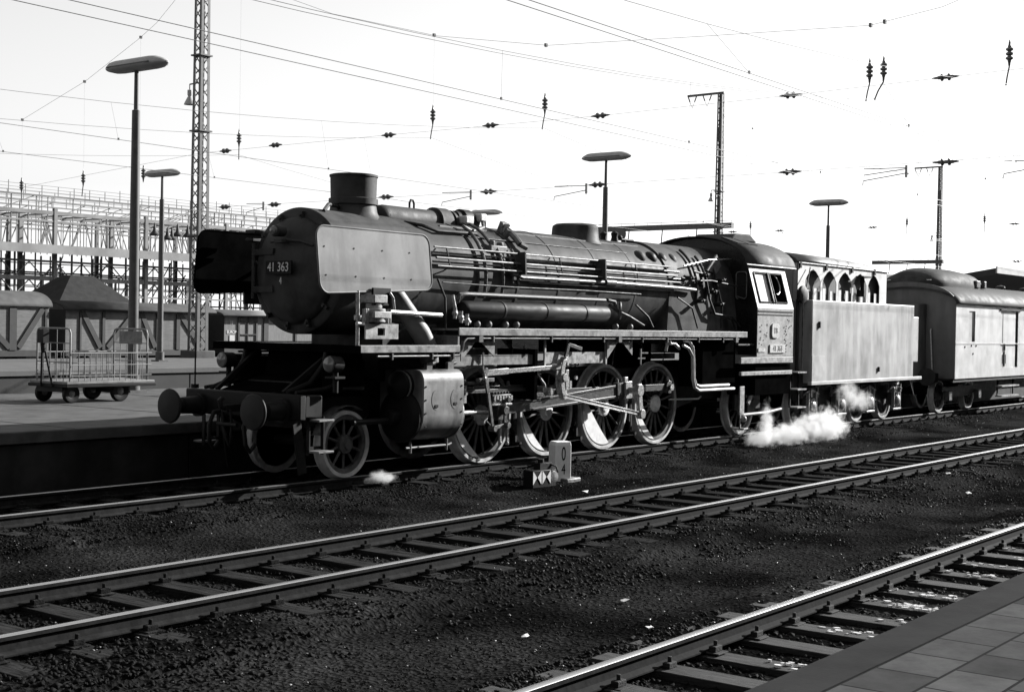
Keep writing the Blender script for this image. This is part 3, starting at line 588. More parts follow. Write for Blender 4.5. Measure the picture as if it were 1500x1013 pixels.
for x in (0.0, 1.2, 2.4): L(MB().lathe([(0, 0.145), (0, 0.155), (0.05, 0.155), (0.05, 0.145)], (x, -1.12, 2.53), (1, 0, 0), 32), 'strap', 'black', ar)
L(MB().tube([(-1.02, -1.08, 2.65), (-1.0, -1.1, 2.77), (-0.8, -1.1, 2.78), (3.2, -1.1, 2.78)], 0.035), 'exhaust_pipe', 'pipe')
L(MB().lathe([(0, 0.15), (0.02, 0.165), (0.04, 0.15), (0.04, 0.12), (0, 0.12), (0, 0.15)], (3.5, -1.22, 2.60), (0.6, -0.8, 0), 28).cyl((3.35, -1.1, 2.7), (3.55, -1.2, 2.56), 0.03).tube([(3.3, -1.1, 2.78), (3.45, -1.15, 2.76), (3.5, -1.15, 2.62)], 0.035), 'handwheel', 'pipe')
for x in (-0.6, -0.3, 0.15, 0.45, 3.5, 4.0): L(MB().ball((x, -1.15, 2.30), 0.06).cyl((x, -1.15, 2.22), (x, -1.15, 2.3), 0.03), 'pipe_fitting', 'pipe')
# running boards
for s in (-1, 1):
    rb = MB().box(-1.5, 8.0, min(s*0.95, s*1.5), max(s*0.95, s*1.5), 2.195, 2.225)
    rb.box(-1.5, 8.0, s*1.505-0.012, s*1.505+0.012, 2.125, 2.24)
    L(rb, 'running_board', 'edgeplate', smooth=0, bevel=0.004)
    L(MB().box(-1.51, -1.47, min(s*0.95, s*1.5), max(s*0.95, s*1.5), 1.9, 2.125), 'running_board_riser', 'greyplate')
    rb = MB().box(-3.0, -1.5, min(s*0.7, s*1.5), max(s*0.7, s*1.5), 1.925, 1.955).box(-3.73, -1.47, s*1.505-0.012, s*1.505+0.012, 1.865, 1.972)
    L(rb, 'front_running_board', 'edgeplate', smooth=0, bevel=0.004)
    L(MB().tube([(-3.3, s*1.47, 1.81), (-1.7, s*1.47, 1.81), (-1.45, s*1.47, 1.82), (-1.36, s*1.47, 1.9), (-1.33, s*1.47, 2.02), (-1.25, s*1.47, 2.075), (-1.0, s*1.47, 2.08), (3.0, s*1.47, 2.085), (7.7, s*1.47, 2.085)], 0.018), 'edge_pipe', 'pipe')
    for x0 in (-1.3, 2.85): L(MB().prism([(x0, 2.12), (x0+0.85, 2.12), (x0+0.85, 1.78), (x0+0.5, 2.02), (x0+0.35, 2.02), (x0, 1.72)], 'xz', s*1.38, s*1.40), 'board_gusset', 'greyplate', smooth=0)
    for x in (-3.0, -2.1, -1.6, -0.6, 1.0, 2.6, 3.9, 4.8, 6.0, 7.0): 
        zt = 1.88 if x < -1.5 else 2.14
        L(MB().box(x-0.012, x+0.012, s*1.49-0.015, s*1.49+0.015, zt-0.12, zt), 'pipe_hanger', 'pipe', smooth=0)
    for x in (-0.95, 3.1, 7.55): L(MB().box(x-0.05, x+0.05, s*1.5-0.02, s*1.5+0.02, 2.02, 2.12), 'hanger_block', 'pipe', smooth=0)
L(MB().box(-3.73, -3.0, -1.49, 1.49, 1.925, 1.955).box(-3.745, -3.72, -1.55, 1.55, 1.86, 1.97), 'front_platform', 'shadeblack', bevel=0.006)

# small pipes and conduits
for pts, r in (([(-1.3, -1.0, 2.95), (0.5, -1.02, 2.93), (2.6, -1.02, 2.94), (4.6, -1.0, 2.93)], 0.012), 
               ([(3.6, -1.05, 2.62), (4.1, -1.06, 2.5), (4.6, -1.08, 2.33)], 0.024), ([(4.4, -1.02, 2.72), (4.8, -1.05, 2.5), (4.9, -1.1, 2.3)], 0.02), ([(5.9, -1.05, 2.9), (6.4, -1.1, 2.7), (6.6, -1.12, 2.3)], 0.018), ([(6.1, -1.02, 3.3), (6.5, -1.05, 3.25), (7.2, -1.08, 3.28), (8.3, -1.1, 3.2)], 0.02),
               ([(6.6, -1.0, 3.45), (7.0, -1.05, 3.4), (7.1, -1.1, 2.9), (7.3, -1.12, 2.6), (8.0, -1.15, 2.55), (8.3, -1.18, 2.35)], 0.024), ([(7.5, -1.08, 3.1), (7.6, -1.12, 2.75), (7.55, -1.14, 2.3)], 0.02), ([(-1.4, -0.98, 3.0), (-1.35, -1.1, 2.7), (-1.45, -1.2, 2.3), (-1.5, -1.2, 2.0)], 0.018), ([(-0.5, -0.62, 3.75), (0.3, -0.66, 3.73), (2.8, -0.66, 3.72), (4.6, -0.66, 3.72)], 0.012)):
    L(MB().tube(pts, r), 'small_pipe', 'darkpipe')
for x, z in ((6.3, 3.3), (6.9, 3.38), (7.25, 3.05), (7.6, 3.3), (7.55, 2.8), (6.75, 2.85)): L(MB().cyl((x, -0.98, z), (x, -1.14, z), 0.045, n=12).ball((x, -1.14, z), 0.05).bar((x-0.09, -1.16, z), (x+0.09, -1.16, z+0.03), 0.02, 0.02), 'valve', 'darkpipe')
for x in (0.2, 1.3, 2.2, 3.3, 4.3, 5.1): L(MB().cyl((x, -1.2, 1.98), (x, -1.2, 2.1), 0.05, n=12).tube([(x, -1.2, 2.0), (x+0.1, -1.2, 1.9), (x+0.1, -1.15, 1.6)], 0.012), 'oil_feed', 'darkpipe')
# smoke deflectors
for s in (-1, 1):
    dy = lambda z: s*(1.33-0.115*(z-2.7))
    out = rrect(-4.33, -1.92, 2.70, 3.64, 0.16, 7)
    out = [(x, z+0.10*max(0, (x+4.2)/2.1) if z < 3.0 else z) for x, z in out]
    nO = len(out); b = MB(); b.add([(x, dy(z)-0.006, z) for x, z in out]+[(x, dy(z)+0.006, z) for x, z in out], [tuple(range(nO)), tuple(range(2*nO-1, nO-1, -1))]+[(i, nO+i, nO+(i+1) % nO, (i+1) % nO) for i in range(nO)])
    sd_ = L(b, 'smoke_deflector', 'defl' if s < 0 else 'shadeblack', smooth=30)  # lit grey near plate, far plate with its shade in the colour
    rim = [(x, dy(z), z) for x, z in out]; rim.append(rim[0]); rim.append(rim[1])
    L(MB().tube(rim, 0.016, 8), 'deflector_rim', 'defl' if s < 0 else 'shadeblack', sd_)
    if s < 0:
        for x in (-4.2, -3.6, -3.0, -2.4):
            for z in (3.35, 2.95): L(MB().cyl((x, dy(z)-0.004, z), (x, dy(z)-0.014, z), 0.012, n=8), 'bolt', 'ink', sd_, smooth=0)
    br = MB()
    for x in ((-3.35, -2.6) if s < 0 else (-2.6,)): br = MB(); br.bar((x, s*0.93, 3.3), (x, s*1.25, 3.35), 0.05, 0.05); br.bar((x, s*0.9, 2.9), (x, s*1.29, 2.95), 0.05, 0.05); br.bar((x, s*0.92, 2.9), (x, s*0.94, 3.3), 0.05, 0.04); L(br, 'deflector_stay', 'black', sd_, smooth=0)
    br = MB()
    br.box(-3.30, -2.93, s*1.36-0.02, s*1.36+0.02, 2.55, 2.80)
    L(br, 'deflector_bracket', 'black', sd_, smooth=0)
# feed pump and pipes below the near deflector
fp = MB().cyl((-3.18, -1.28, 2.30), (-3.18, -1.28, 2.50), 0.17, n=24).cyl((-3.18, -1.28, 2.50), (-3.18, -1.28, 2.58), 0.12, n=24).box(-3.32, -3.04, -1.42, -1.14, 2.58, 2.70)
for x in (-3.42, -3.38, -2.95, -2.9): fp.cyl((x, -1.34, 2.28), (x, -1.34, 2.50), 0.022, n=10)
fp.box(-3.36, -3.0, -1.46, -1.4, 2.36, 2.46)
L(fp, 'feed_pump', 'pumpgrey', bevel=0.012)
bx = MB().box(-3.43, -3.18, -1.36, -1.33, 2.06, 2.28).box(-3.02, -2.73, -1.36, -1.33, 2.06, 2.28).box(-3.18, -3.02, -1.36, -1.33, 2.06, 2.11).box(-3.18, -3.02, -1.36, -1.33, 2.22, 2.28)
L(bx, 'pump_plate', 'pumpgrey', smooth=0)
L(MB().tube([(-3.57, -1.32, 2.75), (-3.56, -1.32, 2.35), (-3.56, -1.32, 1.96)], 0.028).cyl((-3.56, -1.32, 2.33), (-3.56, -1.32, 2.40), 0.055).cyl((-3.62, -1.36, 2.28), (-3.48, -1.36, 2.28), 0.03), 'stand_pipe', 'bright')
L(MB().tube([(-2.85, -1.25, 2.46), (-1.62, -1.25, 2.43)], 0.036).tube([(-2.98, -1.4, 2.74), (-2.9, -1.4, 2.66), (-2.85, -1.38, 2.5)], 0.02), 'pump_rod', 'bright')
L(MB().tube([(-2.45, -0.80, 2.9), (-2.32, -0.93, 2.70), (-2.12, -1.02, 2.42), (-1.92, -1.1, 2.15), (-1.78, -1.14, 1.9), (-1.75, -1.14, 1.7)], 0.15, 16), 'steam_pipe', 'greypipe', smooth=40)
pj = MB()
for x, z in ((-1.35, 2.46), (-1.2, 2.40), (-1.05, 2.36)): pj.cyl((x, -1.3, z-0.08), (x, -1.3, z+0.1), 0.03, n=10); pj.ball((x, -1.3, z), 0.05)
pj.tube([(-1.3, -1.2, 2.75), (-1.28, -1.25, 2.5), (-1.15, -1.28, 2.36), (-0.95, -1.28, 2.33)], 0.03)
L(pj, 'feed_valve', 'bright')

# cylinders
for s in (-1, 1):
    yo, yi = s*1.5, s*0.62; zc, zv = 0.92, 1.40
    prof = [(s*1.08+0.44*math.cos(t), zc+0.40*math.sin(t)) for t in np.linspace(PI*1.0, PI*2.0, 14)]
    prof += [(s*1.08+0.44, 1.3)]+[(s*1.08+0.30+0.14*math.cos(t), 1.42+0.18*math.sin(t)) for t in np.linspace(0, PI/2, 6)]+[(s*1.08-0.30+0.14*math.cos(t), 1.42+0.18*math.sin(t)) for t in np.linspace(PI/2, PI, 6)]
    cy = L(MB().prism(prof, 'yz', -2.33, -1.36), 'cylinder', 'cyl', bevel=0.02, smooth=35)
    L(MB().lathe([(0, 0.40), (0.05, 0.40), (0.09, 0.36), (0.12, 0.30), (0.14, 0.12), (0.3, 0.11), (0.32, 0.08)], (-2.33, s*1.1, 0.89), (-1, 0, 0), 36).cyl((-2.6, s*1.1, 0.84), (-3.4, s*1.1, 0.84), 0.045), 'cylinder_cover', 'black', cy, smooth=35)
    vc = L(MB().lathe([(0, 0.22), (0.14, 0.21), (0.16, 0.17), (0.22, 0.1), (0.26, 0.0)], (-2.33, s*1.12, 1.36), (-1, 0, 0), 32), 'valve_cover', 'black', cy, smooth=35)
    L(MB().lathe([(0.07, 0.212), (0.07, 0.23), (0.09, 0.23), (0.09, 0.212)], (-2.33, s*1.12, 1.36), (-1, 0, 0), 32), 'cover_ring', 'bright', vc)
    L(MB().lathe([(0, 0.40), (0.06, 0.39), (0.08, 0.30), (0.12, 0.1)], (-1.36, s*1.1, 0.9), (1, 0, 0), 36).lathe([(0, 0.22), (0.15, 0.21), (0.17, 0.14), (0.3, 0.06), (0.5, 0.05)], (-1.36, s*1.12, 1.36), (1, 0, 0), 28), 'rear_cover', 'greyplate', cy, smooth=35)
    for x in (-2.03, -1.58):
        e = [(x+0.10*math.cos(t), 1.15+0.15*math.sin(t)) for t in np.linspace(0, 2*PI, 25)[:-1]]
        L(MB().prism(e, 'xz', s*1.515, s*1.525), 'inspection_cover', 'cyl', cy, smooth=30)
    L(MB().box(-2.06, -1.99, s*1.532-0.003, s*1.532+0.003, 1.03, 1.075).box(-1.61, -1.54, s*1.532-0.003, s*1.532+0.003, 1.06, 1.10), 'drain_slot', 'ink', cy, smooth=0)
    for x in (-2.27, -1.42):
        for z in (0.75, 0.95, 1.15, 1.35): L(MB().cyl((x, s*1.515, z), (x, s*1.532, z), 0.014, n=6), 'cylinder_bolt', 'ink', cy, smooth=0)
    dc = MB().tube([(-2.4, s*1.25, 0.42), (-1.4, s*1.25, 0.42), (-1.33, s*1.25, 0.44)], 0.02)
    for x in (-2.3, -1.45): dc.cyl((x, s*1.25, 0.34), (x, s*1.25, 0.52), 0.025)
    L(dc, 'drain_cock', 'pipe', cy)
    for x in (-2.02, -1.52): L(MB().box(x-0.07, x+0.07, s*1.35-0.03, s*1.35+0.03, 1.58, 1.71).cyl((x, s*1.3, 1.66), (x+0.2, s*1.3, 1.70), 0.03), 'cylinder_valve', 'pipe', cy)

# motion
def motion(s):
    a = PIN if s < 0 else PIN-90
    px, pz = 0.36*math.cos(R(a)), 0.36*math.sin(R(a))
    Yc, Ym = s*0.98, s*1.16
    cr = MB()
    x0, x1, z = DX[0]+px, DX[3]+px, 0.8+pz
    cr.box(x0, x1, Yc-0.02, Yc+0.02, z-0.062, z+0.062).box(x0+0.1, x1-0.1, Yc+s*0.02-0.003, Yc+s*0.02+0.003, z+0.035, z+0.06)
    for x in DX: cr.cyl((x+px, Yc-0.055, z), (x+px, Yc+0.055, z), 0.125, n=28); cr.cyl((x+px, Yc+s*0.05, z), (x+px, Yc+s*0.09, z), 0.05, n=16); cr.cyl((x+px, Yc-0.03, z+0.1), (x+px, Yc+0.03, z+0.17), 0.03, n=10)
    L(cr, 'coupling_rod', 'rod', bevel=0.006, smooth=40)
    xc = DX[2]+px-math.sqrt(max(0.1, 3.85**2-(pz-0.09)**2)); zx = 0.90
    p, q = Vector((xc, Ym, zx)), Vector((DX[2]+px, Ym, z))
    d = (q-p).normalized(); nrm = Vector((-d.z, 0, d.x)); m = MB()
    ring = lambda c, h, t: [c+nrm*h+Vector((0, t, 0)), c+nrm*h-Vector((0, t, 0)), c-nrm*h-Vector((0, t, 0)), c-nrm*h+Vector((0, t, 0))]
    m.loft([ring(p+d*0.08, 0.075, 0.025), ring(q-d*0.3, 0.115, 0.028)])
    for hh in (1, -1): m.loft([ring(p+d*0.08+nrm*hh*0.065, 0.018, 0.04), ring(q-d*0.3+nrm*hh*0.1, 0.022, 0.044)])
    m.cyl(p-Vector((0, 0.06, 0)), p+Vector((0, 0.06, 0)), 0.12, n=24)
    m.bar(q-d*0.34, q+d*0.17, 0.12, 0.30)
    L(m, 'connecting_rod', 'rod', bevel=0.006, smooth=40)
    # big end wedge and return crank
    bg = MB().bar(q-d*0.12+Vector((0, s*0.07, 0)), q+d*0.10+Vector((0, s*0.07, 0)), 0.06, 0.32).box(q.x-0.06, q.x+0.06, Ym-0.03, Ym+0.03, z+0.16, z+0.24).cyl((q.x, Ym, z), (q.x, Ym+s*0.28, z), 0.06)
    L(bg, 'big_end', 'bright', bevel=0.01)
    e = Vector((q.x+0.02, s*1.45, z)); f = Vector((q.x+0.10, s*1.45, z-0.44))
    L(MB().bar(e+Vector((-0.01, 0, 0.12)), f, 0.05, 0.13).cyl(f-Vector((0, 0.06, 0)), f+Vector((0, 0.06, 0)), 0.09, n=20).cyl(e-Vector((0, 0.05, 0)), e+Vector((0, 0.05, 0)), 0.11, n=20), 'return_crank', 'bright', bevel=0.008)
    lk = Vector((1.42, s*1.45, 1.10))
    L(MB().bar(lk, f, 0.035, 0.075).bar(lk+Vector((0, s*0.018, 0.03)), f+Vector((0, s*0.018, 0.03)), 0.02, 0.016).bar(lk+Vector((0, s*0.018, -0.03)), f+Vector((0, s*0.018, -0.03)), 0.02, 0.016), 'eccentric_rod', 'eccrod', bevel=0.004)
    li = MB()
    pts = [(1.42-0.10*math.cos(R(t)), 1.42+0.32*math.sin(R(t))) for t in range(-75, 76, 15)]
    for dy in (-0.05, 0.05): li.loft([[(x-0.05, s*1.45+dy-0.012, zz), (x+0.05, s*1.45+dy-0.012, zz), (x+0.05, s*1.45+dy+0.012, zz), (x-0.05, s*1.45+dy+0.012, zz)] for x, zz in pts])
    li.cyl((1.36, s*1.40, 1.42), (1.36, s*1.54, 1.42), 0.07, n=18).cyl((1.42, s*1.40, 1.10), (1.42, s*1.5, 1.10), 0.06, n=18).cyl((1.45, s*1.38, 1.72), (1.45, s*1.5, 1.72), 0.05, n=16)
    li.box(1.46, 1.54, s*1.46-0.02, s*1.46+0.02, 1.2, 1.55)
    L(li, 'expansion_link', 'bright', bevel=0.004)
    L(MB().bar((-0.62, s*1.3, 1.52), (1.38, s*1.42, 1.60), 0.04, 0.075).bar((-0.62, s*1.3, 1.52), (0.0, s*1.33, 1.545), 0.05, 0.10), 'radius_rod', 'bright', bevel=0.005)
    cb = MB().bar((-0.62, s*1.32, 1.60), (-0.5, s*1.32, 1.2), 0.035, 0.08).bar((-0.5, s*1.32, 1.2), (-0.36, s*1.32, 0.62), 0.03, 0.06).bar((-0.36, s*1.32, 0.63), (0.0, s*1.30, 0.66), 0.03, 0.06)
    for x, zz in ((-0.62, 1.56), (-0.6, 1.40), (-0.36, 0.62), (0.0, 0.66)): cb.cyl((x, s*1.25, zz), (x, s*1.38, zz), 0.05, n=14)
    cb.box(-0.75, -0.35, s*1.3-0.03, s*1.3+0.03, 1.38, 1.44).cyl((-0.9, s*1.2, 1.36), (-0.5, s*1.2, 1.36), 0.03)
    L(cb, 'combination_lever', 'pipe', bevel=0.005)
    xh = MB().box(xc-0.28, xc+0.22, s*1.13-0.11, s*1.13+0.11, 0.98, 1.16).box(xc-0.12, xc+0.12, s*1.13-0.10, s*1.13+0.10, 0.74, 1.0)
    for k in range(6): xh.cyl((xc-0.22+k*0.08, s*1.2, 1.16), (xc-0.22+k*0.08, s*1.2, 1.2), 0.018, n=8)
    xh.cyl((xc, s*0.98, 0.9), (xc, s*1.32, 0.9), 0.07, n=18).cyl((xc+0.1, s*1.26, 1.07), (xc+0.1, s*1.30, 1.07), 0.05, n=14)
    xh.bar((xc, s*1.29, 0.92), (xc, s*1.29, 0.62), 0.03, 0.08)
    L(xh, 'crosshead', 'rod', bevel=0.01)
    L(MB().cyl((-1.3, s*1.1, 0.88), (xc-0.1, s*1.1, 0.88), 0.04, n=16), 'piston_rod', 'bright')
    L(MB().box(-1.3, 0.75, s*1.1-0.07, s*1.1+0.07, 1.19, 1.25).box(-1.3, 0.75, s*1.1-0.02, s*1.1+0.02, 1.25, 1.30), 'slide_bar', 'rod', bevel=0.006)
    mb = MB().box(0.72, 0.80, min(s*0.55, s*1.35), max(s*0.55, s*1.35), 1.05, 1.9)
    L(mb, 'motion_bracket', 'shadeblack')
    mg = MB().box(-1.45, 0.85, s*1.28-0.02, s*1.28+0.02, 1.65, 1.80).box(-1.45, 0.85, s*1.24-0.06, s*1.24+0.06, 1.79, 1.81)
    L(mg, 'motion_girder', 'greyplate')
    # slide bar yoke, oil cups, bolts: small bright bits of the motion
    for x in DX:
        L(MB().cyl((x+px, Yc, z+0.11), (x+px, Yc, z+0.19), 0.032, n=10).cyl((x+px, Yc, z+0.19), (x+px, Yc, z+0.21), 0.018, n=8), 'oil_cup', 'bright')
        L(MB().cyl((x+px, Yc+s*0.09, z), (x+px, Yc+s*0.11, z), 0.07, n=6), 'rod_nut', 'bright')
    for x in (-1.22, -1.12, -0.98): L(MB().box(x-0.03, x+0.03, s*1.2-0.04, s*1.2+0.04, 1.05, 1.32).cyl((x, s*1.25, 1.2), (x, s*1.27, 1.2), 0.025, n=6), 'guide_bolt', 'bright')
    for k in range(7): L(MB().box(xc-0.26+0.075*k, xc-0.22+0.075*k, s*1.25-0.015, s*1.25+0.015, 1.06+0.02*(k % 2), 1.14), 'crosshead_bolt', 'bright')
    L(MB().box(xc-0.3, xc+0.24, s*1.245-0.006, s*1.245+0.006, 0.985, 1.01), 'crosshead_shoe', 'bright', bevel=0.004)
    L(MB().tube([(-0.7, s*1.36, 1.85), (-0.72, s*1.38, 1.6), (-0.66, s*1.38, 1.45)], 0.014).ball((-0.68, s*1.38, 1.44), 0.035), 'oil_pipe', 'bright')
    L(MB().tube([(0.9, s*1.2, 1.55), (1.15, s*1.25, 1.3), (1.2, s*1.25, 1.1)], 0.02).cyl((1.0, s*1.2, 1.22), (1.0, s*1.36, 1.22), 0.055, n=14).cyl((1.12, s*1.3, 1.18), (1.12, s*1.4, 1.18), 0.07, n=14), 'link_bearing', 'bright')
    L(MB().box(1.62, 1.70, s*1.36-0.02, s*1.36+0.02, 1.25, 1.42).box(1.72, 1.78, s*1.36-0.02, s*1.36+0.02, 1.22, 1.35).cyl((1.9, s*1.36, 1.4), (1.9, s*1.4, 1.4), 0.035, n=10), 'lifting_fork', 'bright')
    pn = MB().box(1.0, 2.88, s*1.33-0.012, s*1.33+0.012, 1.65, 1.845)
    for x in (1.0, 1.68, 2.88): pn.box(x-0.02, x+0.02, s*1.35-0.015, s*1.35+0.015, 1.62, 2.14)
    L(pn, 'link_carrier', 'pumpgrey')
    L(MB().box(0.98, 2.9, s*1.25-0.02, s*1.25+0.02, 1.85, 2.12).lathe([(0, 0.13), (0.05, 0.13), (0.06, 0.0)], (2.2, s*1.28, 1.96), (0, s, 0), 20), 'carrier_backplate', 'shadeblack')
    L(MB().bar((1.38, s*1.42, 1.42), (1.6, s*1.42, 1.98), 0.04, 0.07).bar((1.6, s*1.42, 1.98), (2.0, s*1.42, 1.9), 0.035, 0.06), 'lifting_arm', 'rod', bevel=0.004)
    sp = MB()
    for x, zt, zb, wd in ((0.25, 1.0, 0.36, 0.055), (0.45, 1.36, 0.34, 0.055)): sp.box(x-wd/2, x+wd/2, s*1.0-0.02, s*1.0+0.02, zb, zt); sp.cyl((x, s*1.0, zb-0.05), (x, s*1.0, zb), 0.03, n=10)
    L(sp, 'sand_pipe', 'bright', bevel=0.006)
    bk = MB()
    for x in (0.94, 2.79, 4.64):
        bk.bar((x, s*0.78, 0.95), (x+0.03, s*0.78, 0.25), 0.05, 0.05); bk.prism([(x-0.06, 0.5), (x+0.02, 0.45), (x+0.04, 0.85), (x-0.03, 0.88)], 'xz', s*0.70, s*0.80); bk.cyl((x+0.03, s*0.72, 0.27), (x+0.03, s*0.9, 0.27), 0.035, n=12)
    bk.cyl((0.4, s*0.62, 0.27), (6.0, s*0.62, 0.27), 0.02, n=8)
    L(bk, 'brake_hanger', 'black')
motion(-1); motion(1)

# firebox side boxes, injector pipes
for s in (-1, 1):
    L(MB().box(6.5, 7.9, min(s*0.75, s*1.3), max(s*0.75, s*1.3), 1.12, 2.1), 'ash_pan', 'shadeblack', bevel=0.01)
    ip = MB().tube([(5.55, s*1.42, 2.05), (5.75, s*1.42, 2.04), (5.9, s*1.42, 1.92), (5.95, s*1.42, 1.6), (5.97, s*1.42, 1.3), (6.05, s*1.42, 1.18), (6.2, s*1.42, 1.15), (7.4, s*1.42, 1.15)], 0.03)
    ip.tube([(5.45, s*1.46, 1.96), (5.66, s*1.46, 1.9), (5.82, s*1.46, 1.75), (5.85, s*1.46, 1.3), (5.93, s*1.46, 1.13), (6.1, s*1.46, 1.07), (7.55, s*1.46, 1.07)], 0.032)
    ip.tube([(5.0, s*1.4, 2.0), (5.2, s*1.4, 2.0), (5.4, s*1.4, 1.9)], 0.035).tube([(4.95, s*1.4, 2.05), (4.9, s*1.4, 1.85)], 0.03).ball((5.0, s*1.4, 2.02), 0.06)
    L(ip, 'injector_pipe', 'whitepipe')
    L(MB().bar((4.05, s*1.36, 1.6), (4.05, s*1.36, 1.9), 0.03, 0.03).bar((3.95, s*1.36, 1.72), (4.2, s*1.36, 1.72), 0.025, 0.025).bar((4.05, s*1.36, 1.82), (4.3, s*1.36, 1.82), 0.025, 0.025), 'oil_tap', 'pipe')
    L(MB().tube([(5.72, s*1.0, 0.88), (6.9, s*1.0, 0.86), (7.0, s*1.0, 0.9)], 0.018), 'brake_rod', 'bright')
    # step hanger and pipe under the cab
    st = MB().box(7.92, 8.12, s*1.4-0.015, s*1.4+0.015, 0.5, 1.1).box(7.95, 8.15, min(s*1.2, s*1.5), max(s*1.2, s*1.5), 0.2, 0.23).box(7.95, 7.99, s*1.4-0.015, s*1.4+0.015, 0.2, 0.5).ball((8.08, s*1.42, 0.42), 0.07).bar((8.9, s*1.35, 1.28), (8.4, s*1.35, 0.72), 0.04, 0.09)
    L(st, 'step_hanger', 'pumpgrey', bevel=0.006)
    L(MB().tube([(8.1, s*1.38, 0.5), (9.2, s*1.38, 0.51), (9.9, s*1.38, 0.56)], 0.035), 'feed_hose', 'greypipe')
    L(MB().box(9.0-0.5, 9.7, s*0.95-0.03, s*0.95+0.03, 0.55, 0.95).box(8.9, 9.3, s*1.0-0.08, s*1.0+0.08, 0.5, 0.78), 'trailing_axlebox', 'frame', bevel=0.02)

# cab
def W(x, h, s, o=0): return (x, s*(1.52-0.26*h+o), 2.75+h*0.93)
XF, XR = 8.44, 10.15
WH = (8.60, 9.90, 0.14, 0.82)
for s in (-1, 1):
    lo = [(XF, 1.72), (XR, 1.72), (XR, 2.752), (XF, 2.752)]
    b = MB().prism(lo, 'xz', s*1.52, s*1.505)
    def quad(x0, x1, h0, h1): b.loft([[W(x0, h0, s), W(x1, h0, s), W(x1, h0, s, -0.015), W(x0, h0, s, -0.015)], [W(x0, h1, s), W(x1, h1, s), W(x1, h1, s, -0.015), W(x0, h1, s, -0.015)]])
    x0, x1, h0, h1 = WH
    quad(XF, XR, 0, h0); quad(XF, XR, h1, 1); quad(XF, x0, h0, h1); quad(x1, XR, h0, h1)
    cs = L(b, 'cab_side', 'cab', smooth=0)
    wf = MB()
    for a, c in (((x0, h0), (x1, h0)), ((x1, h0), (x1, h1)), ((x1, h1), (x0, h1)), ((x0, h1), (x0, h0))): wf.bar(W(a[0], a[1], s, 0.006), W(c[0], c[1], s, 0.006), 0.03, 0.035)
    wf.bar(W(9.20, h0, s, 0.02), W(9.20, h1, s, 0.02), 0.05, 0.05).bar(W(9.30, h0, s, 0.03), W(9.27, h1, s, 0.03), 0.03, 0.03)
    L(wf, 'window_frame', 'black', cs, smooth=0)
    L(MB().loft([[W(x0, h0, s, -0.02), W(9.2, h0, s, -0.02), W(9.2, h0, s, -0.026), W(x0, h0, s, -0.026)], [W(x0, h1, s, -0.02), W(9.2, h1, s, -0.02), W(9.2, h1, s, -0.026), W(x0, h1, s, -0.026)]]), 'sliding_pane', 'whitepane', cs, smooth=0)
    arcp = [W(9.62+0.20*math.cos(R(t)), 0.56+0.22*math.sin(R(t)), s, -0.05) for t in range(-100, 91, 15)]
    L(MB().tube(arcp, 0.014), 'window_visor', 'plate', cs)
    L(MB().box(XF+0.02, XR-0.05, s*1.522-0.006, s*1.522+0.006, 2.60, 2.625).box(XF+0.02, XR-0.05, s*1.522-0.006, s*1.522+0.006, 2.665, 2.70), 'waist_stripe', 'ink', cs, smooth=0)
    if s < 0:
        for k in range(42):
            rx, rz = random.choice([random.uniform(XF+.05, XF+.45), random.uniform(XR-.5, XR-.08)]), random.uniform(1.8, 2.52)
            L(MB().cyl((rx, s*1.518, rz), (rx, s*1.53, rz), 0.011, n=8), 'rivet', 'ink', cs, smooth=0)
    L(MB().prism(rrect(9.08, 9.42, 2.12, 2.43, 0.07, 4), 'xz', s*1.522, s*1.55), 'emblem_plate', 'plate', cs, smooth=0)
    L(text_mb('DB', 0.17, (9.25, s*1.553, 2.275), (1 if s < 0 else -1, 0, 0), (0, 0, 1), 0.002, 0.75), 'emblem_lettering', 'letterdim', cs, smooth=0)
    cn = L(MB().prism(rrect(9.0, 9.72, 1.80, 1.98, 0.02, 3), 'xz', s*1.522, s*1.545), 'number_plate', 'plate', cs, smooth=0)
    L(text_mb('41 363', 0.17, (9.36, s*1.548, 1.89), (1 if s < 0 else -1, 0, 0), (0, 0, 1), 0.003, 0.95), 'plate_lettering', 'letterdim', cn, smooth=0)
    L(MB().box(8.48, 8.8, s*1.525-0.01, s*1.525+0.01, 1.82, 1.9), 'small_plate', 'plate', cs, smooth=0)
    L(MB().box(7.72, XR, s*1.5-0.03, s*1.5+0.03, 1.58, 1.71), 'cab_footplate', 'pumpgrey', bevel=0.006)
    L(MB().box(7.74, XR-0.03, s*1.5-0.03, s*1.5+0.03, 1.33, 1.41), 'cab_step_rail', 'pumpgrey', bevel=0.006)
    L(MB().box(8.5, XR, min(s*0.8, s*1.46), max(s*0.8, s*1.46), 0.9, 1.55), 'cab_underside', 'shadeblack')
    L(MB().box(7.74, XF, s*1.44-0.01, s*1.44+0.01, 1.96, 1.99), 'side_rail', 'pipe')
fwp = [(-1.5, 1.75), (1.5, 1.75), (1.5, 2.75), (1.24, 3.66)]+[(1.24*math.cos(R(t)), 3.66+0.58*math.sin(R(t))) for t in range(10, 171, 10)]+[(-1.24, 3.66), (-1.5, 2.75)]
cf = L(MB().prism(fwp, 'yz', XF, XF+0.02), 'cab_front', 'gloss', smooth=0)
for s in (-1, 1):
    L(MB().prism(rrect(s*1.13-0.12, s*1.13+0.12, 2.95, 3.5, 0.06, 4), 'yz', XF-0.012, XF-0.004), 'front_window', 'glass', cf, smooth=0)
    L(MB().tube([(XF-0.02, y, z) for y, z in rrect(s*1.13-0.125, s*1.13+0.125, 2.94, 3.51, 0.06, 4)]+[(XF-0.02, s*1.13+0.125, 3.0)], 0.012), 'window_rim', 'greyplate', cf)
L(MB().prism(fwp, 'yz', XR-0.25, XR-0.23), 'cab_back', 'frame', smooth=0)
rows = []
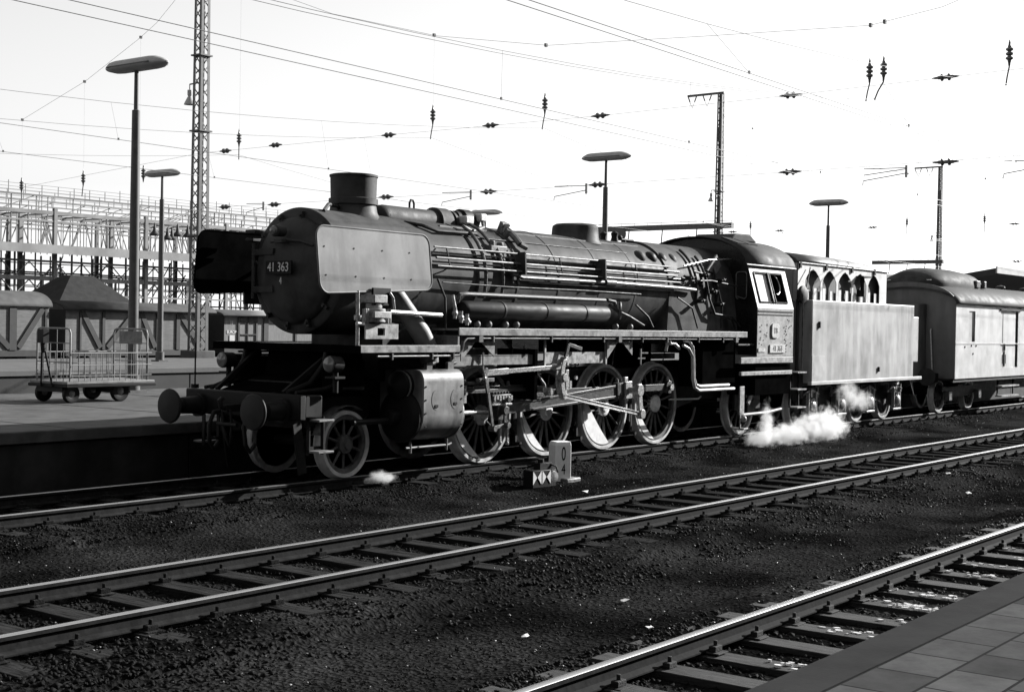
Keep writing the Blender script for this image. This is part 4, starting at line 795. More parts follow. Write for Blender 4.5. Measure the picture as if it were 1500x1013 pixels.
for x in (8.28, 9.4, 10.62): rows.append([(x, 1.31*math.cos(R(t)), 3.655+0.62*math.sin(R(t))) for t in range(-2, 183, 8)])
rf = L(MB().sheet(rows), 'cab_roof', 'carroof', smooth=60, solid=0.02)
L(MB().prism([(9.1, 4.24), (9.35, 4.40), (10.0, 4.42), (10.35, 4.25)], 'xz', -0.5, 0.5), 'roof_ventilator', 'carroof', rf, bevel=0.03)
hm = MB()
for x in (8.75, 9.25): hm.add([(x, -0.85, 4.14), (x+0.42, -0.85, 4.14), (x+0.42, -0.45, 4.28), (x, -0.45, 4.28)], [(0, 1, 2, 3)])
L(hm, 'roof_hatch', 'ink', rf, smooth=0, solid=0.03)
L(MB().tube([(8.28, -1.32, 3.66), (10.62, -1.32, 3.66)], 0.02), 'rain_gutter', 'pipe', rf)
hl = MB().tube([(6.35, -0.92, 3.55), (7.4, -0.9, 3.72), (8.4, -0.88, 3.78)], 0.016)
L(hl, 'stay_rod', 'bright')
bp_ = MB()
for x, a0, a1 in ((6.75, 35, 110), (7.15, 45, 112), (7.6, 60, 112)): bp_.tube([(x, -1.0*math.sin(R(a)), BZ+0.03+1.0*math.cos(R(a))) for a in range(a0, a1, 6)], 0.028)
bp_.tube([(7.2, -1.08, 2.62), (7.5, -1.12, 2.58), (8.0, -1.15, 2.5), (8.15, -1.15, 2.3)], 0.025)
bp_.ball((6.9, -0.98, 3.2), 0.07).ball((7.3, -1.0, 3.1), 0.07).cyl((7.5, -0.98, 3.3), (7.75, -0.98, 3.3), 0.05)
L(bp_, 'firebox_pipe', 'darkpipe')
L(MB().prism([(7.35, 3.5), (7.75, 3.85), (7.95, 3.62), (7.75, 3.45)], 'xz', -0.9, -0.86), 'firebox_shield', 'greyplate', smooth=0)

# ================================================================== the tender
tender = thing('tender', 'pale streaked coal tender coupled behind the cab, with pointed openings in its upper side', 'tender', (14.5, 0, 0))
def T(mb, name, m, par=None, **k): return mb.build(name, m, par or tender, **k)
TX0, TX1 = 11.16, 17.38
T(MB().box(TX0, TX1, -1.5, 1.5, 1.1, 2.99), 'tank', 'tender', bevel=0.025, smooth=40)
for s in (-1, 1):
    T(MB().box(TX0+0.02, 11.85, s*1.506-0.006, s*1.506+0.006, 1.12, 1.72), 'side_patch', 'tenderpale', smooth=0)
    T(MB().box(TX0-0.01, 17.95, s*1.47-0.05, s*1.47+0.05, 1.05, 1.13), 'sill', 'tenderpale', bevel=0.008)
    T(MB().box(11.5, 11.55, s*1.52-0.02, s*1.52+0.02, 2.35, 2.5), 'grab_handle', 'ink')
    T(MB().box(15.0, 15.06, s*1.52-0.02, s*1.52+0.02, 1.3, 1.42), 'grab_handle', 'ink')
T(MB().box(TX1, 17.92, -1.42, 1.42, 1.5, 2.7), 'rear_tank', 'tenderpale', bevel=0.03)
T(MB().box(TX1, 17.8, -1.3, 1.3, 1.05, 1.5), 'rear_frame', 'frame')
T(MB().box(17.4, 17.9, -0.3, 0.3, 2.7, 2.78).cyl((17.6, -0.9, 2.7), (17.6, -0.9, 2.82), 0.2), 'filler_hatch', 'black')
T(MB().box(TX0-0.55, TX0, -1.3, 1.3, 1.0, 1.35), 'front_frame', 'frame')
# bunker with five pointed openings a side
BX0, BX1, BZ0, BZ1 = 11.2, 16.45, 2.99, 3.83
holes = [(11.60, 12.44), (12.54, 13.33), (13.43, 14.24), (14.34, 15.14), (15.24, 15.98)]
for s in (-1, 1):
    b = MB(); y0, y1 = s*1.1, s*1.085
    xs = [BX0]+[v for h in holes for v in h]+[BX1]
    for i in range(0, len(xs), 2): b.prism([(xs[i], BZ0), (xs[i+1], BZ0), (xs[i+1], BZ1), (xs[i], BZ1)], 'xz', y0, y1)
    for a, c in holes: m_ = (a+c)/2; w_ = c-a; b.prism([(a, 3.44), (a+0.12*w_, 3.56), (a+0.32*w_, 3.67), (m_, 3.72), (c-0.32*w_, 3.67), (c-0.12*w_, 3.56), (c, 3.44), (c, BZ1), (m_, BZ1), (a, BZ1)], 'xz', y0, y1)
    T(b, 'bunker_side', 'bunker', smooth=0)
    for a, c in holes:
        m_ = (a+c)/2
        for u0, u1 in ((a+0.12, m_-0.12), (m_+0.14, c-0.06)): T(MB().box(u0, u1, s*1.05-0.006, s*1.05+0.006, BZ0, 3.27+0.03*math.sin(u0*9)), 'sun_patch', 'bunker', smooth=0)  # pale boards added to paint sun patches inside the openings
    T(MB().box(BX0, BX1, s*0.98-0.006, s*0.98+0.006, BZ0, 3.8), 'shade_backing', 'wagdark', smooth=0)  # dark sheet added for shade behind the openings
    for x in (11.3, 12.7, 14.2, 15.6): T(MB().box(x-0.04, x+0.04, s*1.11-0.03, s*1.11+0.03, 3.72, 3.87), 'cover_hinge', 'ink')
    T(MB().tube([(11.2, s*1.12, 3.84), (16.5, s*1.12, 3.83)], 0.016), 'bunker_rail', 'pipe')
    T(MB().tube([(11.75, s*1.15, 3.75), (11.16, s*1.3, 3.05)], 0.014), 'stay_rod', 'black')
    T(MB().box(14.5, 15.0, s*1.2-0.1, s*1.2+0.1, 3.62, 3.66).cyl((14.75, s*1.16, 3.3), (14.75, s*1.16, 3.64), 0.05).cyl((14.7, s*1.14, 3.15), (14.7, s*1.14, 3.32), 0.10), 'water_valve', 'black')
for x in (BX0, BX1-0.015): T(MB().box(x, x+0.015, -1.1, 1.1, BZ0, BZ1), 'bunker_end', 'bunker', smooth=0)
rows = []
for x in (11.15, 13.0, 14.6, 16.2): rows.append([(x, 1.1*math.cos(R(t)), 3.85+(0.27 if x < 16 else 0.2)*math.sin(R(t))+0.015*math.sin(x*3)) for t in range(0, 181, 10)])
T(MB().sheet(rows), 'bunker_cover', 'bunkroof', smooth=60, solid=0.02)
T(MB().lathe([(0, 0.16), (0.04, 0.2), (0.1, 0.2), (0.14, 0.12)], (11.02, -1.25, 3.1), (0, -1, 0), 24).cyl((11.02, -1.2, 1.2), (11.02, -1.2, 3.0), 0.04), 'handbrake', 'front')
T(MB().box(10.55, 11.1, 0.2, 1.2, 3.0, 3.5), 'tool_box', 'bunker', bevel=0.02)
# steps and grab rail at the front corner
for s in (-1, 1):
    T(MB().tube([(10.75, s*1.46, 1.4), (10.75, s*1.46, 3.05)], 0.016), 'grab_rail', 'pipe')
    for z in (1.34, 0.96, 0.56): T(MB().box(10.4, 10.85, s*1.42-0.12, s*1.42+0.12, z, z+0.03), 'step', 'pumpgrey')
    for x in (10.41, 10.84): T(MB().box(x-0.015, x+0.015, s*1.34-0.02, s*1.34+0.02, 0.56, 1.4), 'step_hanger', 'black')
def axlebox(par, x, s, white):
    b = MB().box(x-0.14, x+0.14, s*1.08-0.12, s*1.08+0.12, 0.36, 0.72)
    o = b.build('axlebox', 'axle', par, bevel=0.025)
    MB().lathe([(0, 0.12), (0.03, 0.12), (0.05, 0.08), (0.06, 0.0)], (x, s*1.2, 0.52), (0, s, 0), 24).build('axlebox_cover', 'bright', o)
    for d in (-1, 1): MB().box(x+d*0.2-0.03, x+d*0.2+0.03, s*1.16-0.04, s*1.16+0.04, 0.34, 0.85).build('axlebox_guide', 'bright', o, bevel=0.01)
    MB().box(x-0.26, x+0.26, s*1.16-0.04, s*1.16+0.04, 0.26, 0.31).build('axlebox_tie', 'bright', o, bevel=0.008)
    sp = MB()
    for k in range(5): sp.box(x-0.45+0.07*k, x+0.45-0.07*k, s*1.1-0.05, s*1.1+0.05, 0.80+0.022*k, 0.82+0.022*k)
    sp.box(x-0.06, x+0.06, s*1.1-0.065, s*1.1+0.065, 0.74, 0.93); sp.build('leaf_spring', 'axle', par)
    for d in (-0.45, 0.45): MB().bar((x+d, s*1.1, 0.72), (x+d*0.95, s*1.1, 0.95), 0.04, 0.04).build('spring_hanger', 'pipe', par, smooth=0)
    if white: MB().box(x-0.1, x+0.1, s*1.2-0.01, s*1.2+0.01, 0.93, 1.03).build('white_mark', 'white', par, smooth=0)
M['axle'] = mat('oily axlebox casting', 0.03, 0.08, 8, 0.3, 0.5, bump=0.2)
TW = [11.95, 13.6, 15.35, 17.1]
for i, x in enumerate(TW):
    for s in (-1, 1): make_wheel(tender, 'tender_wheel', x, s, 0.5, 10, 0.14); axlebox(tender, x, s, i in (1, 3))
for c in (12.78, 16.22):
    b = MB()
    for s in (-1, 1): b.prism([(c-1.5, 0.95), (c+1.5, 0.95), (c+1.5, 0.7), (c+0.5, 0.55), (c-0.5, 0.55), (c-1.5, 0.7)], 'xz', s*0.94, s*0.97)
    b.box(c-0.2, c+0.2, -0.95, 0.95, 0.5, 1.0); T(b, 'bogie_frame', 'frame', smooth=0)
T(MB().box(11.0, 17.6, -0.9, 0.9, 0.98, 1.1), 'underframe', 'frame')
for s in (-1, 1):
    T(MB().tube([(17.8, s*1.3, 1.1), (17.85, s*1.35, 0.5)], 0.02).tube([(17.6, s*1.3, 1.1), (17.85, s*1.35, 0.6)], 0.015), 'rear_step_rod', 'pipe')
    bf = T(MB().cyl((17.8, s*0.875, 1.05), (18.3, s*0.875, 1.05), 0.1), 'buffer', 'black')
    T(MB().cyl((18.3, s*0.875, 1.05), (18.35, s*0.875, 1.05), 0.25, n=28), 'buffer_head', 'greybuf', bf)

# ================================================================== the luggage van behind the tender
van = thing('luggage_van', 'glossy pale luggage van with a roof lookout, coupled behind the tender', 'railway carriage', (27, 0, 0))
def V(mb, name, m, par=None, **k): return mb.build(name, m, par or van, **k)
VX0, VX1 = 20.62, 36.0
for s in (-1, 1):      # side made of panels round the openings
    b = MB(); y0, y1 = s*1.46, s*1.44
    ops = [(21.72, 22.25, 2.05, 2.93), (24.55, 26.25, 1.26, 2.98), (29.0, 29.6, 2.05, 2.93), (31.5, 33.2, 1.26, 2.98)]
    xs = VX0
    for x0, x1, z0, z1 in ops:
        b.box(xs, x0, min(y0, y1), max(y0, y1), 1.0, 3.14); b.box(x0, x1, min(y0, y1), max(y0, y1), 1.0, z0); b.box(x0, x1, min(y0, y1), max(y0, y1), z1, 3.14); xs = x1
    b.box(xs, VX1, min(y0, y1), max(y0, y1), 1.0, 3.14)
    V(b, 'side_wall', 'car', smooth=0)
    for x0, x1, z0, z1 in ops:
        if x1-x0 > 1:
            d = V(MB().box(x0, x1-0.16, s*1.41-0.015, s*1.41+0.015, z0, z1), 'sliding_door', 'car', smooth=0)
            V(MB().box(x0+0.28, x0+0.34, s*1.427-0.004, s*1.427+0.004, 2.0, z1-0.05), 'door_groove', 'greyplate', d, smooth=0)
            V(MB().lathe([(0, 0.14), (0.005, 0.14), (0.005, 0.10), (0, 0.10), (0, 0.14)], (x0+0.45, s*1.43, 1.86), (0, s, 0), 20), 'round_mark', 'greyplate', d)
            V(MB().box(x0+0.3, x0+0.33, s*1.432-0.004, s*1.432+0.004, 1.38, 1.66).box(x0+0.6, x0+0.63, s*1.432-0.004, s*1.432+0.004, 1.38, 1.66).box(x0+0.42, x0+0.50, s*1.44-0.012, s*1.44+0.012, 1.3, 1.75), 'door_handle', 'ink', d, smooth=0)
            V(MB().box(x0-0.1, x1+0.2, s*1.48-0.02, s*1.48+0.02, z1+0.02, z1+0.07), 'door_track', 'black', smooth=0)
            V(MB().box(x1-0.16, x1, s*1.40-0.01, s*1.40+0.01, z0, z1), 'door_gap', 'ink', smooth=0)
        else:
            f = V(MB().box(x0, x1, s*1.42-0.01, s*1.42+0.01, z0, z1), 'window', 'wincream', smooth=0)
            V(MB().box(x0+0.36, x1, s*1.434-0.003, s*1.434+0.003, z0, z1), 'pane', 'glass', f, smooth=0)
    V(MB().box(VX0, VX1, s*1.465-0.008, s*1.465+0.008, 1.98, 2.01), 'waist_bead', 'car', smooth=0)
    for x, z in ((21.4, 1.90), (21.95, 1.93), (22.35, 1.93), (22.1, 1.7)): V(MB().cyl((x, s*1.46, z), (x, s*1.475, z), 0.03, n=10), 'side_fitting', 'ink')
    V(MB().box(VX0, VX1, s*1.38-0.04, s*1.38+0.04, 0.9, 1.0), 'sole_bar', 'frame')
    for z in (0.68, 0.38):
        V(MB().box(24.6, 26.3, s*1.42-0.1, s*1.42+0.1, z, z+0.04), 'footboard', 'pumpgrey')
        for x in (24.7, 26.2): V(MB().box(x-0.02, x+0.02, s*1.35-0.02, s*1.35+0.02, z, 0.92), 'footboard_hanger', 'frame')
ew = [(-1.46, 1.0), (1.46, 1.0), (1.46, 3.14)]+[(1.46*math.cos(R(t)), 3.14+0.60*math.sin(R(t))) for t in range(10, 171, 10)]+[(-1.46, 3.14)]
V(MB().prism(ew, 'yz', VX0-0.01, VX0+0.03), 'end_wall', 'carend', smooth=0)
V(MB().prism(ew, 'yz', VX1-0.03, VX1+0.01), 'end_wall', 'carend', smooth=0)
gw = [(VX0-0.0, -0.62), (VX0-0.28, -0.60), (VX0-0.4, -0.48), (VX0-0.42, 0.48), (VX0-0.28, 0.60), (VX0, 0.62)]
V(MB().prism([(a, b_) for a, b_ in gw], 'xy', 1.05, 3.1), 'gangway', 'carend', smooth=50)
V(MB().tube([(VX0-0.06, -0.78, 2.4), (VX0-0.1, -0.78, 2.35), (VX0-0.1, -0.85, 1.2)], 0.022), 'grab_rail', 'bright')
V(MB().box(VX0-0.25, VX0-0.02, -1.0, -0.7, 0.9, 1.15), 'end_step', 'black')
for s in (-1, 1):
    bf = V(MB().cyl((VX0-0.05, s*0.875, 1.05), (VX0-0.55, s*0.875, 1.05), 0.1), 'buffer', 'black')
    V(MB().cyl((VX0-0.55, s*0.875, 1.05), (VX0-0.6, s*0.875, 1.05), 0.25, n=28), 'buffer_head', 'greybuf', bf)
rows = []
for x, k, dz in ((VX0-0.12, 0.72, -0.02), (VX0+0.25, 0.86, 0.0), (VX0+0.9, 0.97, 0.0), (VX0+1.6, 1.0, 0.0), (28.0, 1.0, 0.0), (VX1, 1.0, 0)):
    rows.append([(x, 1.52*math.cos(R(t)), 3.13+dz+0.62*k*math.sin(R(t))) for t in range(-4, 185, 6)])
V(MB().sheet(rows), 'roof', 'carroof', smooth=60, solid=0.025)
rings = []
for x, w_, h_ in ((20.75, 0.55, 0.16), (20.95, 0.78, 0.32), (21.6, 0.92, 0.46), (23.2, 0.95, 0.48), (24.3, 0.90, 0.44), (24.75, 0.80, 0.36), (24.85, 0.7, 0.25)):
    rings.append([(x, w_, 3.55), (x, w_, 3.70)]+[(x, w_*math.cos(R(t)), 3.72+h_*math.sin(R(t))) for t in range(10, 171, 10)]+[(x, -w_, 3.70), (x, -w_, 3.55)])
cu = V(MB().loft(rings), 'lookout', 'carroof', smooth=50)
for x0, x1 in ((23.75, 24.1), (24.45, 24.65)): V(MB().box(x0, x1, -0.97, -0.86, 3.66, 3.88), 'lookout_window', 'carend', cu, bevel=0.02); V(MB().box(x0+0.04, x1-0.04, -0.975, -0.965, 3.69, 3.85), 'lookout_pane', 'lens', cu, smooth=0)
for s in (-1, 1): V(MB().bar((20.86, s*0.5-0.15, 3.80), (20.86, s*0.5+0.15, 3.80), 0.02, 0.15, (1, 0, 0)), 'lookout_pane', 'plate', cu, smooth=0)  # pale plates: the glass's reflection is in the pane colour
for x in (26.5, 29.0, 31.5): V(MB().lathe([(0, 0.1), (0.1, 0.1), (0.1, 0.16), (0.16, 0.14), (0.2, 0.0)], (x, 0, 3.72), (0, 0, 1), 20), 'roof_ventilator', 'carroof')
for x in (20.95+0.0, 23.45):
    for s in (-1, 1): make_wheel(van, 'van_wheel', x+0.25, s, 0.47, 9, 0.13)
b = MB()
for s in (-1, 1): b.prism([(20.9, 0.75), (24.0, 0.75), (24.0, 0.62), (23.0, 0.45), (21.8, 0.45), (20.9, 0.62)], 'xz', s*0.98, s*1.02)
b.box(22.2, 22.7, -1.0, 1.0, 0.45, 0.8); V(b, 'bogie_frame', 'frame', smooth=0)
for s in (-1, 1):
    for x in (21.2, 23.7): V(MB().box(x-0.13, x+0.13, s*1.08-0.08, s*1.08+0.08, 0.35, 0.62), 'axlebox', 'axle', bevel=0.02)
V(MB().box(24.6, 34, -0.5, 0.5, 0.5, 0.95), 'underframe_gear', 'frame')
V(MB().box(VX0, VX1, -1.4, 1.4, 0.95, 1.02), 'floor', 'frame')

# ================================================================== lineside: hectometre stone, switch lantern
st = thing('hectometre_stone', 'white hectometre stone marked 0 over 4 beside the locomotive wheels', 'milestone', (0.72, -1.95, -0.25))
ang = R(-27)
def rot(px, py): c, s_ = math.cos(ang), math.sin(ang); return (0.72+px*c-py*s_, -1.95+px*s_+py*c)
pts = [rot(-0.20, -0.12), rot(0.10, -0.12), rot(0.10, 0.12), rot(-0.20, 0.12)]
b = MB(); top = 0.40
b.loft([[(x, y, -0.26) for x, y in pts], [(x, y, 0.34) for x, y in pts], [(0.72+(x-0.72)*0.9, -1.95+(y+1.95)*0.9, top) for x, y in pts]])
blk = b.build('block', 'stonewhite', st, bevel=0.012, smooth=0)
fx = Vector((math.cos(ang), math.sin(ang), 0)); fc = rot(-0.045, -0.123)
text_mb('0', 0.32, (fc[0], fc[1], 0.19), fx, (0, 0, 1), 0.002, 0.52).build('numeral', 'ink', st, smooth=0)
text_mb('4', 0.24, (fc[0], fc[1], -0.06), fx, (0, 0, 1), 0.002, 0.65).build('numeral', 'ink', st, smooth=0)
MB().box(0.58, 0.98, -2.15, -1.75, -0.3, -0.2).build('footing', 'greyplate', st, bevel=0.02)
sl = thing('switch_lantern', 'low black switch lantern with white arrow triangles, in front of the white stone', 'switch lantern', (0.05, -2.2, -0.25))
MB().box(-0.52, -0.10, -2.33, -2.12, -0.26, 0.02).build('case', 'ink', sl, bevel=0.012)
for cx in (-0.42, -0.205):
    for d in (-1, 1): MB().prism([(cx+d*0.008, -0.09), (cx+d*0.095, 0.012), (cx+d*0.095, -0.20)], 'xz', -2.338, -2.332).build('arrow', 'white', sl, smooth=0)
MB().lathe([(0, 0.085), (0.02, 0.08), (0.025, 0.0)], (0.0, -2.30, -0.10), (-0.2, -0.98, 0), 24).build('round_lens', 'white', sl)
MB().box(-0.28, 0.0, -2.26, -2.12, -0.02, 0.12).cyl((-0.2, -2.2, 0.12), (-0.2, -2.2, 0.18), 0.05).tube([(-0.05, -2.24, 0.1), (0.05, -2.3, 0.06), (0.1, -2.3, -0.04)], 0.015).box(-0.09, 0.1, -2.26, -2.12, -0.26, -0.0).build('lever_housing', 'frame', sl, bevel=0.01)

sl.rotation_euler = (0, 0, -0.12)
# ================================================================== luggage trolley on the platform
tr = thing('luggage_trolley', 'steel luggage trolley with railed ends and side grille on the asphalt platform', 'luggage trolley', (-1.8, 7.2, 0.72))
def TR(mb, name, m, par=None, **k): return mb.build(name, m, par or tr, **k)
PZ = 0.72; DZ = PZ+0.40
TR(MB().box(-2.78, -0.80, 6.62, 7.78, DZ-0.05, DZ), 'deck', 'trolleydeck', bevel=0.01)
TR(MB().box(-2.8, -0.78, 6.6, 7.8, DZ-0.11, DZ-0.052), 'deck_frame', 'black', bevel=0.01)
for x in (-2.66, -0.93):
    f = MB(); y0, y1, zt = 6.70, 7.72, DZ+0.97
    f.tube([(x, y0, DZ), (x, y0, zt-0.08), (x, y0+0.03, zt-0.02), (x, y0+0.09, zt), (x, y1-0.09, zt), (x, y1-0.03, zt-0.02), (x, y1, zt-0.08), (x, y1, DZ)], 0.018)
    for z in (DZ+0.35, DZ+0.70): f.tube([(x, y0, z), (x, y1, z)], 0.01, 6)
    for k in range(1, 5): yy = y0+(y1-y0)*k/5; f.tube([(x, yy, DZ), (x, yy, DZ+0.70 if k % 2 else zt)], 0.008, 6)
    TR(f, 'end_frame', 'trolleyrail')
TR(MB().box(-0.935, -0.925, 6.85, 7.55, DZ+0.68, DZ+0.93), 'name_board', 'greyplate')
for y in (6.66, 7.76):
    f = MB()
    for z in (DZ+0.52, DZ+0.30, DZ+0.10): f.tube([(-2.66, y, z), (-0.85, y, z)], 0.012 if z > DZ+.5 else 0.008, 6)
    for k in range(13): x = -2.5+k*0.13; f.tube([(x, y, DZ), (x, y, DZ+0.52)], 0.007, 6)
    TR(f, 'side_grille', 'trolleyrail')
for x, y, r in ((-2.58, 6.78, 0.17), (-2.58, 7.62, 0.17), (-1.5, 6.78, 0.2), (-1.5, 7.62, 0.2)):
    wl_ = TR(MB().lathe([(-0.05, r*0.5), (-0.05, r*0.9), (-0.03, r), (0.03, r), (0.05, r*0.9), (0.05, r*0.5), (0.03, r*0.3), (0.03, 0)], (x, y, PZ+r), (0, -1, 0), 28), 'wheel', 'ink')
    TR(MB().lathe([(0.035, r*0.4), (0.06, r*0.2), (0.07, 0.0)], (x, y, PZ+r), (0, -1, 0), 16), 'hub', 'greyplate', wl_)
TR(MB().box(-2.75, -2.5, 6.8, 7.6, PZ+0.2, PZ+0.3), 'front_bogie', 'black'); TR(MB().box(-1.45, -1.25, 6.8, 7.6, PZ+0.15, PZ+0.3), 'rear_axle', 'black')
TR(MB().tube([(-2.82, 7.0, PZ+0.3), (-2.9, 7.12, PZ+0.95)], 0.02).tube([(-2.82, 7.35, PZ+0.3), (-2.9, 7.22, PZ+0.95)], 0.02).cyl((-2.9, 7.17, PZ+0.92), (-2.92, 7.17, PZ+1.1), 0.045).box(-2.97, -2.85, 7.08, 7.26, PZ+1.1, PZ+1.35), 'draw_bar', 'black')

# ================================================================== platform lamps
def make_lamp(loc, label, H, Lh):
    t = thing('platform_lamp', label, 'lamp post', loc, 'platform lamps with boat-shaped heads')
    x, y, z = loc
    p = MB().lathe([(0, 0.16), (0.35, 0.16), (0.37, 0.11), (H*0.55, 0.10), (H*0.87, 0.085), (H*0.872, 0.05), (H, 0.045)], (x, y, z), (0, 0, 1), 20)
    p.build('pole', 'post', t, smooth=40)
    MB().box(x-0.22, x+0.22, y-0.22, y+0.22, z, z+0.05).build('base_plate', 'post', t)
    rings = []
    h = Lh/2
    for yy, k in ((-h, 0.12), (-h+0.1, 0.5), (-h+0.3, 0.92), (-h+0.45, 1), (h-0.45, 1), (h-0.3, 0.92), (h-0.1, 0.5), (h, 0.12)):
        rings.append([(x+0.26*k*math.cos(R(a)), y+yy, z+H+0.05+(0.16 if math.sin(R(a)) > 0 else 0.11)*k*math.sin(R(a))) for a in range(0, 360, 20)])
    hd = MB().loft(rings).build('lamp_head', 'lamp_grey', t, smooth=50)
    MB().box(x-0.265, x+0.265, y-h+0.3, y+h-0.3, z+H+0.035, z+H+0.055).build('seam', 'post', hd, smooth=0)
    return t
l1 = make_lamp((0.75, 9.3, 0.72), 'nearest platform lamp, with the tallest-looking pole, behind the luggage trolley', 6.9, 2.0)
dup(l1, (19.0, 9.3, 0.72), 'platform lamp whose pole rises just right of the steam dome').scale = (1, 0.93, 1)
dup(l1, (35.8, 9.3, 0.72), 'platform lamp rising above the tender bunker').scale = (1, 0.88, 0.985)
dup(l1, (15.3, 26.5, 0.72), 'platform lamp between the nearest lamp and the tall lattice mast')
dup(l1, (34.7, 26.5, 0.72), 'platform lamp whose head peeps out behind the top of the boiler')

# ================================================================== lattice masts
def make_mast(loc, label, H, arm):
    t = thing('lattice_mast', label, 'mast', loc, 'lattice catenary masts')
    x, y, z = loc; a0, a1 = 0.30, 0.20
    hw = lambda h: a0+(a1-a0)*h/H
    for sx in (-1, 1):
        for sy in (-1, 1):
            rings = []
            for h in (0, H):
                k = hw(h); cx, cy = x+sx*k, y+sy*k; f = 0.15 if h == 0 else 0.12; e = 0.018
                rings.append([(cx, cy, z+h), (cx-sx*f, cy, z+h), (cx-sx*f, cy-sy*e, z+h), (cx-sx*e, cy-sy*e, z+h), (cx-sx*e, cy-sy*f, z+h), (cx, cy-sy*f, z+h)])
            MB().loft(rings).build('mast_leg', 'mast', t, smooth=0)
    n = int(H/0.46)
    for face in range(4):
        b = MB()
        for i in range(n):
            h0, h1 = i*H/n+0.05, (i+1)*H/n+0.05
            s = 1 if i % 2 else -1
            k0, k1 = hw(h0)-0.03, hw(h1)-0.03
            if face < 2: sy = face*2-1; p, q = (x-s*k0, y+sy*hw(h0)*0.97, z+h0), (x+s*k1, y+sy*hw(h1)*0.97, z+h1)
            else: sx = face*2-5; p, q = (x+sx*hw(h0)*0.97, y-s*k0, z+h0), (x+sx*hw(h1)*0.97, y+s*k1, z+h1)
            b.bar(p, q, 0.05, 0.012, (1, 0, 0) if face >= 2 else (0, 1, 0))
        b.build('lattice', 'mast', t, smooth=0)
    MB().box(x-0.5, x+0.5, y-0.5, y+0.5, z-0.3, z+0.3).build('footing', 'concrete', t, bevel=0.03)
    for h in (5.0, 9.3, 12.4): MB().box(x-hw(h)-0.08, x+hw(h)+0.08, y-hw(h)-0.08, y+hw(h)+0.08, z+h, z+h+0.06).build('collar', 'post', t, smooth=0)
    if arm:
        zt = z+H
        MB().bar((x, y-0.25, zt), (x, y+2.9, zt-0.02), 0.14, 0.16).build('cross_arm', 'post', t, smooth=0)
        for yy in (y+1.2, y+2.5):
            for d in (-1, 1): MB().tube([(x, yy+d*0.36, zt-0.1), (x, yy+d*0.2, zt-0.5)], 0.05, 8).tube([(x, yy+d*0.2, zt-0.5), (x, yy, zt-0.95)], 0.016, 6).build('arm_insulator', 'ins', t)
        MB().box(x-0.18, x+0.18, y-0.2, y+0.2, z+H-3.7, z+H-2.6).build('junction_box', 'post', t)
    return t
MX = [(20.0, 29.93, 0.72), (76.0, 36.4, 0.3), (130.0, 39.0, 0.3)]
make_mast(MX[0], 'tall lattice mast on the left, running up out of the picture', 19.4, False)
m2 = make_mast(MX[1], 'lattice mast with a cross arm, rising behind the locomotive cab', 19.9, True)
dup(m2, MX[2], 'farthest lattice mast with a cross arm, above the luggage van')

def bell(loc, label):
    x, y, z = loc; t = thing('yard_lamp', label, 'lamp', loc, 'bell-shaped lamps on the masts')
    MB().lathe([(0, 0.24), (0.10, 0.2), (0.3, 0.1), (0.34, 0.07), (0.4, 0.1), (0.6, 0.1), (0.62, 0.03), (0.85, 0.03)], loc, (0, 0, 1), 20).build('shade', 'lamp_grey', t)
    MB().bar((x, y, z+0.84), (x, y-0.5, z+0.86), 0.05, 0.05).build('bracket', 'post', t)
    return t
bl = bell((20.0, 30.65, 11.2), 'bell-shaped lamp hung on the tall left lattice mast')
dup(bl, (76.0, 37.1, 12.0), 'bell-shaped lamp hung on the lattice mast behind the cab')
dup(bl, (130.0, 39.8, 12.2), 'bell-shaped lamp hung on the farthest lattice mast')

# signal gantry beams beside the two far masts
def gantry(X, y0, y1, z, label, discs):
    t = thing('gantry_beam', label, 'gantry', (X, (y0+y1)/2, z), 'gantry beams')
    MB().box(X-0.2, X+0.2, y0, y1, z-0.2, z+0.2).build('beam', 'mast', t, smooth=0)
    b = MB(); b.tube([(X-0.2, y0, z+0.36), (X-0.2, y1, z+0.38)], 0.02, 6)
    n = 10
    for i in range(n+1): yy = y0+(y1-y0)*i/n; b.tube([(X-0.2, yy, z+0.2), (X-0.2, yy, z+0.37)], 0.015, 6)
    b.build('hand_rail', 'mast', t)
    for d in discs: MB().lathe([(0, 0.5), (0.1, 0.5), (0.12, 0.4)], (X-0.3, d, z-0.45), (-1, 0, 0), 20).build('signal_disc', 'post', t)
    for i in range(3): yy = y0+(y1-y0)*(0.25+0.25*i); MB().tube([(X, yy, z-0.2), (X, yy+0.1, z-1.3)], 0.05, 6).build('hanger', 'post', t)
gantry(76.0, 35.2, 47.5, 10.12, 'long horizontal gantry beam running left from the mast behind the cab', [45.0, 46.9])
gantry(130.0, 38.5, 46.5, 9.95, 'far horizontal gantry beam above the tender and luggage van', [])

